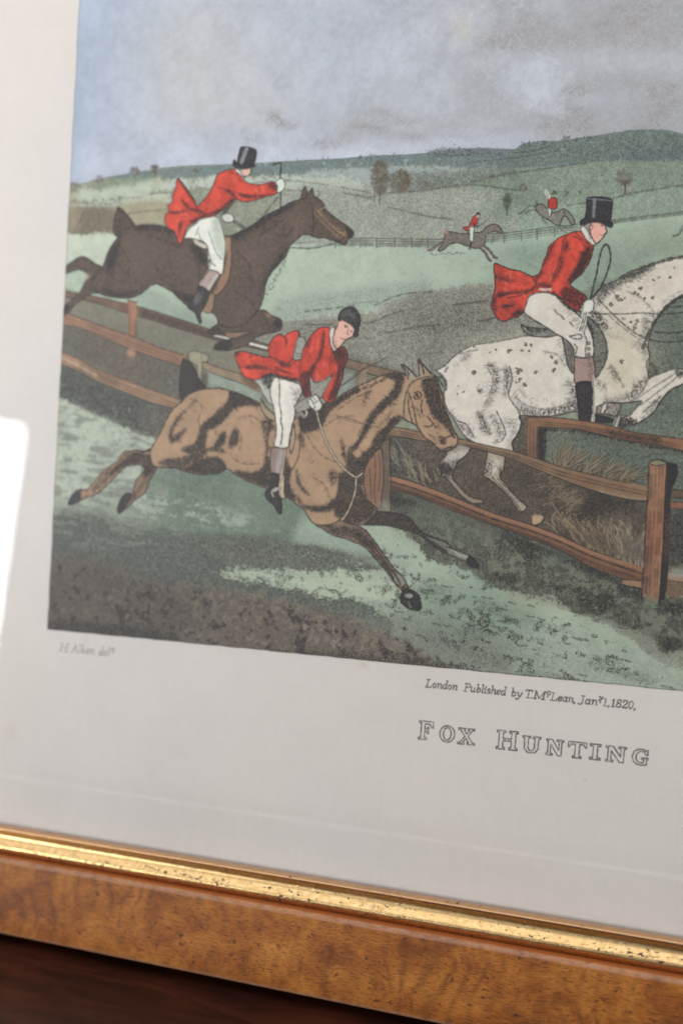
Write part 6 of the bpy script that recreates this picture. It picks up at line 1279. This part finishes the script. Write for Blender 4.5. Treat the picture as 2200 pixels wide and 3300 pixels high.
def ink_layer(name, label, b_, m, level):
    """cut-out of a printed figure: marching squares round its mask, rows of quads inside"""
    st = 3; y0, y1, x0, x1 = b_
    hh, ww = (y1 - y0) // st, (x1 - x0) // st
    g = m[:hh*st, :ww*st][st//2::st, st//2::st][:hh, :ww].copy()
    X = SX0 + (x0 + np.arange(ww) * st + st // 2 + .5) / S; Y = SY1 - (y0 + np.arange(hh) * st + st // 2 + .5) / S
    g[:, X < .2] = 0; g[Y < .2, :] = 0; g[:, X > PIC[0] - .2] = 0
    if g.max() < .5: return
    g[0] = g[-1] = 0; g[:, 0] = g[:, -1] = 0
    z = (.012 + .012 * level) / 1000
    ins = g > .5; vs, fs = [], []
    full = ins[:-1, :-1] & ins[1:, :-1] & ins[:-1, 1:] & ins[1:, 1:]
    anyc = ins[:-1, :-1] | ins[1:, :-1] | ins[:-1, 1:] | ins[1:, 1:]
    for j in range(hh - 1):
        r = full[j]; d = np.flatnonzero(np.diff(np.concatenate([[0], r.astype(np.int8), [0]])))
        for a, c in zip(d[::2], d[1::2]):
            n = len(vs); vs += [(X[a]/1000, Y[j+1]/1000, z), (X[c]/1000, Y[j+1]/1000, z), (X[c]/1000, Y[j]/1000, z), (X[a]/1000, Y[j]/1000, z)]; fs.append((n, n+1, n+2, n+3))
    for j, i in zip(*np.nonzero(anyc & ~full)):
        cs = [(i, j + 1), (i + 1, j + 1), (i + 1, j), (i, j)]; poly = []
        for q in range(4):
            (ax, ay), (bx, by) = cs[q], cs[(q + 1) % 4]; va, vb = g[ay, ax], g[by, bx]
            if va > .5: poly.append((X[ax], Y[ay]))
            if (va > .5) != (vb > .5):
                t = (.5 - va) / (vb - va); poly.append((X[ax] + (X[bx] - X[ax]) * t, Y[ay] + (Y[by] - Y[ay]) * t))
        if len(poly) >= 3:
            n = len(vs); vs += [(px/1000, py/1000, z) for px, py in poly]; fs.append(tuple(range(n, n + len(poly))))
    o = link(name, vs, fs, m_paper, paper_o, print_uv(vs)); o['label'] = label
    return o
LAB = [('printed_rider', 'small distant rider in red galloping on a grey horse, left one of the two'), ('printed_rider', 'small distant rider in red jumping the far rail fence on a grey horse'),
       ('printed_fence', 'brown rail fence printed at the left'), ('printed_horse', 'dark brown horse leaping the left fence'), ('printed_saddle', 'tan saddle flap and girth on the dark brown horse'),
       ('printed_rider', 'rider in red coat and top hat holding his arm out, on the dark brown horse'), ('printed_horse', 'speckled white horse leaping over the fence at the right'), ('printed_saddle', 'grey saddle on the speckled white horse'),
       ('printed_rider', 'rider in red coat and tall black top hat with a looped whip, on the white horse'), ('printed_fence', 'brown post and rail fence printed at the right'), ('printed_horse', 'bay horse galloping in the foreground'),
       ('printed_saddle', 'saddle on the bay horse'), ('printed_rider', 'rider in red coat and dark cap looking back, on the bay horse')]
ORDER = {'far_fence': 2}
names = [f[0] for f in FIGS]
seq = {'distant_rider': [0, 1], 'far_fence': [2], 'dark_horse': [3], 'saddle': [4, 7, 11], 'red_coated_rider': [5, 8, 12], 'dappled_horse': [6], 'near_fence': [9], 'bay_horse': [10]}
cnt = {}
for lv, (nm, bb, mm_) in enumerate(FIGS):
    if nm not in seq: continue
    k = cnt.get(nm, 0); cnt[nm] = k + 1
    a, lab = LAB[seq[nm][k]]
    ink_layer(a, lab, bb, mm_, lv + 1)
def letter_patch(label, corners):
    vs = [(x/1000, y/1000, .00002) for x, y in corners]
    o = link('lettering', vs, [(0, 1, 2, 3)], m_paper, paper_o, print_uv(vs)); o['label'] = label
letter_patch('outlined title FOX HUNTING', [(121, -21.5), (188, -21.5), (188, -12.5), (121, -12.5)])
letter_patch('small sloping line of lettering giving the publisher and the date 1820', [(122.5, -6.5), (185, -6.5), (185, -1.2), (122.5, -1.2)])
letter_patch('small sloping lettering with the name of the artist', [(1.5, -6.0), (20, -6.0), (20, -1.2), (1.5, -1.2)])

# glass and backing
def box(name, x0, x1, y0, y1, z0, z1, mat, parent=None):
    vs = [(x/1000, y/1000, z/1000) for z in (z0, z1) for x, y in ((x0, y0), (x1, y0), (x1, y1), (x0, y1))]
    return link(name, vs, [(3, 2, 1, 0), (4, 5, 6, 7), (0, 1, 5, 4), (1, 2, 6, 5), (2, 3, 7, 6), (3, 0, 4, 7)], mat, parent)
g_o = box('glass_pane', SX0 + .3, SX1 - .3, SY0 + .3, SY1 - .3, .6, 2.2, m_glass, frame)
g_o['label'] = 'clear glass over the print, showing the white reflection of a window at the left'
box('backing_board', SX0 + .2, SX1 - .2, SY0 + .2, SY1 - .2, -5, -.4, m_back, frame)

# mouldings: profile points (apparent height on the paper plane, z) -> distance out from the sight edge
def yt(ya, z): return (ya - 41.8) * (1 - z / 365) + 41.8
SIGHT = yt(-62.4, 2.9)
def prof(pts, tail):
    out_ = [(SIGHT - yt(a, z), z) for a, z in pts]
    return out_ + [(SIGHT - a, z) for a, z in tail]
def smooth_prof(P, n=4):
    Q = spline(np.array(P), closed=False, n=n); return [tuple(q) for q in Q]
gold_p = smooth_prof(prof([(-62.4, 2.7), (-62.75, 3.7), (-63.25, 4.75), (-63.7, 5.25), (-64.1, 5.25), (-64.6, 4.95), (-65.2, 4.55), (-65.9, 4.5), (-66.6, 4.7), (-67.4, 5.12), (-68.2, 5.6), (-68.9, 5.98), (-69.6, 6.1), (-70.3, 5.85), (-70.8, 5.35), (-71.2, 4.7)], []), 4)
gold_p = [(gold_p[0][0] - .0, 2.25)] + gold_p + [(gold_p[-1][0], -2.0)]
_g1 = gold_p[-1][0] + .05
wood_p = [(_g1, 3.0), (_g1, 5.5)] + smooth_prof([(_g1, 6.8), (_g1 + .12, 7.6), (_g1 + .45, 8.2), (_g1 + 1.1, 8.6), (_g1 + 2.0, 8.75)], 3)
_yo = SIGHT - BOT_Y                               # outer edge distance
wood_p += [(SIGHT - yt(-80, 9.1), 9.1), (SIGHT - yt(-88, 9.6), 9.6), (_yo - 1.5, 9.9), (_yo - .8, 9.75), (_yo - .3, 9.3), (_yo - .05, 8.5), (_yo, 7.5), (_yo, 0.0), (_yo, BACK_Z), (_yo - 14, BACK_Z), (gold_p[-1][0] + .05, BACK_Z)]
RX0, RX1, RY0, RY1 = SX0 + 2.5, SX1 - 2.5, SIGHT, SY1 - 2.4
def rail_obj(name, P, side, mat, parent, label=None, step=3.0):
    """one mitred length; uv = (mm along, mm across)"""
    Lx, Ly = RX1 - RX0, RY1 - RY0
    ln = Lx if side in (0, 2) else Ly
    ns = max(2, int(ln / 30)); vs, uvs = [], []
    v = 0; acc = []
    for i, (d, z) in enumerate(P): acc.append(d - P[0][0])
    for s_ in range(ns + 1):
        for i, (d, z) in enumerate(P):
            t = -d + (ln + 2 * d) * s_ / ns
            if side == 0: p = (RX0 + t, RY0 - d)
            elif side == 1: p = (RX1 + d, RY0 + t)
            elif side == 2: p = (RX1 - t, RY1 + d)
            else: p = (RX0 - d, RY1 - t)
            vs.append((p[0]/1000, p[1]/1000, z/1000)); uvs.append((t + 517 * side, acc[i]))
    n = len(P); fs = []
    for s_ in range(ns):
        for i in range(n):
            j = (i + 1) % n
            fs.append((s_*n + i, s_*n + j, (s_+1)*n + j, (s_+1)*n + i)[::-1])
    fs.append(tuple(range(n))); fs.append(tuple(range(ns*n, ns*n + n))[::-1])
    o = link(name, vs, fs, mat, parent, uvs)
    me = o.data; me.polygons.foreach_set('use_smooth', [True] * len(me.polygons)); me.set_sharp_from_angle(angle=math.radians(38))
    bm = bmesh.new(); bm.from_mesh(me); bmesh.ops.recalc_face_normals(bm, faces=bm.faces); bm.to_mesh(me); bm.free()
    if label: o['label'] = label
    return o
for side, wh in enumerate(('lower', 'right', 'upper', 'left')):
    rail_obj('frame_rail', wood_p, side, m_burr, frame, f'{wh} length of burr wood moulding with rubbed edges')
    rail_obj('gilt_slip', gold_p, side, m_gold, frame, f'{wh} length of cracked gilt moulding next to the glass')

# ================================================================ the table
def table():
    root = bpy.data.objects.new('table', None); SC.collection.objects.link(root)
    root['label'] = 'dark reddish brown polished wooden table top under the framed print'; root['category'] = 'table'
    bm = bmesh.new(); bmesh.ops.create_cube(bm, size=1)
    bmesh.ops.scale(bm, vec=(1.5, .95, .028), verts=bm.verts); bmesh.ops.translate(bm, vec=(.15, -.12, -.014), verts=bm.verts)
    bmesh.ops.bevel(bm, geom=bm.edges[:], offset=.006, segments=3, affect='EDGES')
    me = bpy.data.meshes.new('table_top'); bm.to_mesh(me); bm.free(); me.materials.append(m_table)
    o = bpy.data.objects.new('table_top', me); SC.collection.objects.link(o); o.parent = root
table()
print('scene built in', round(time.time() - T_START, 1), 's')
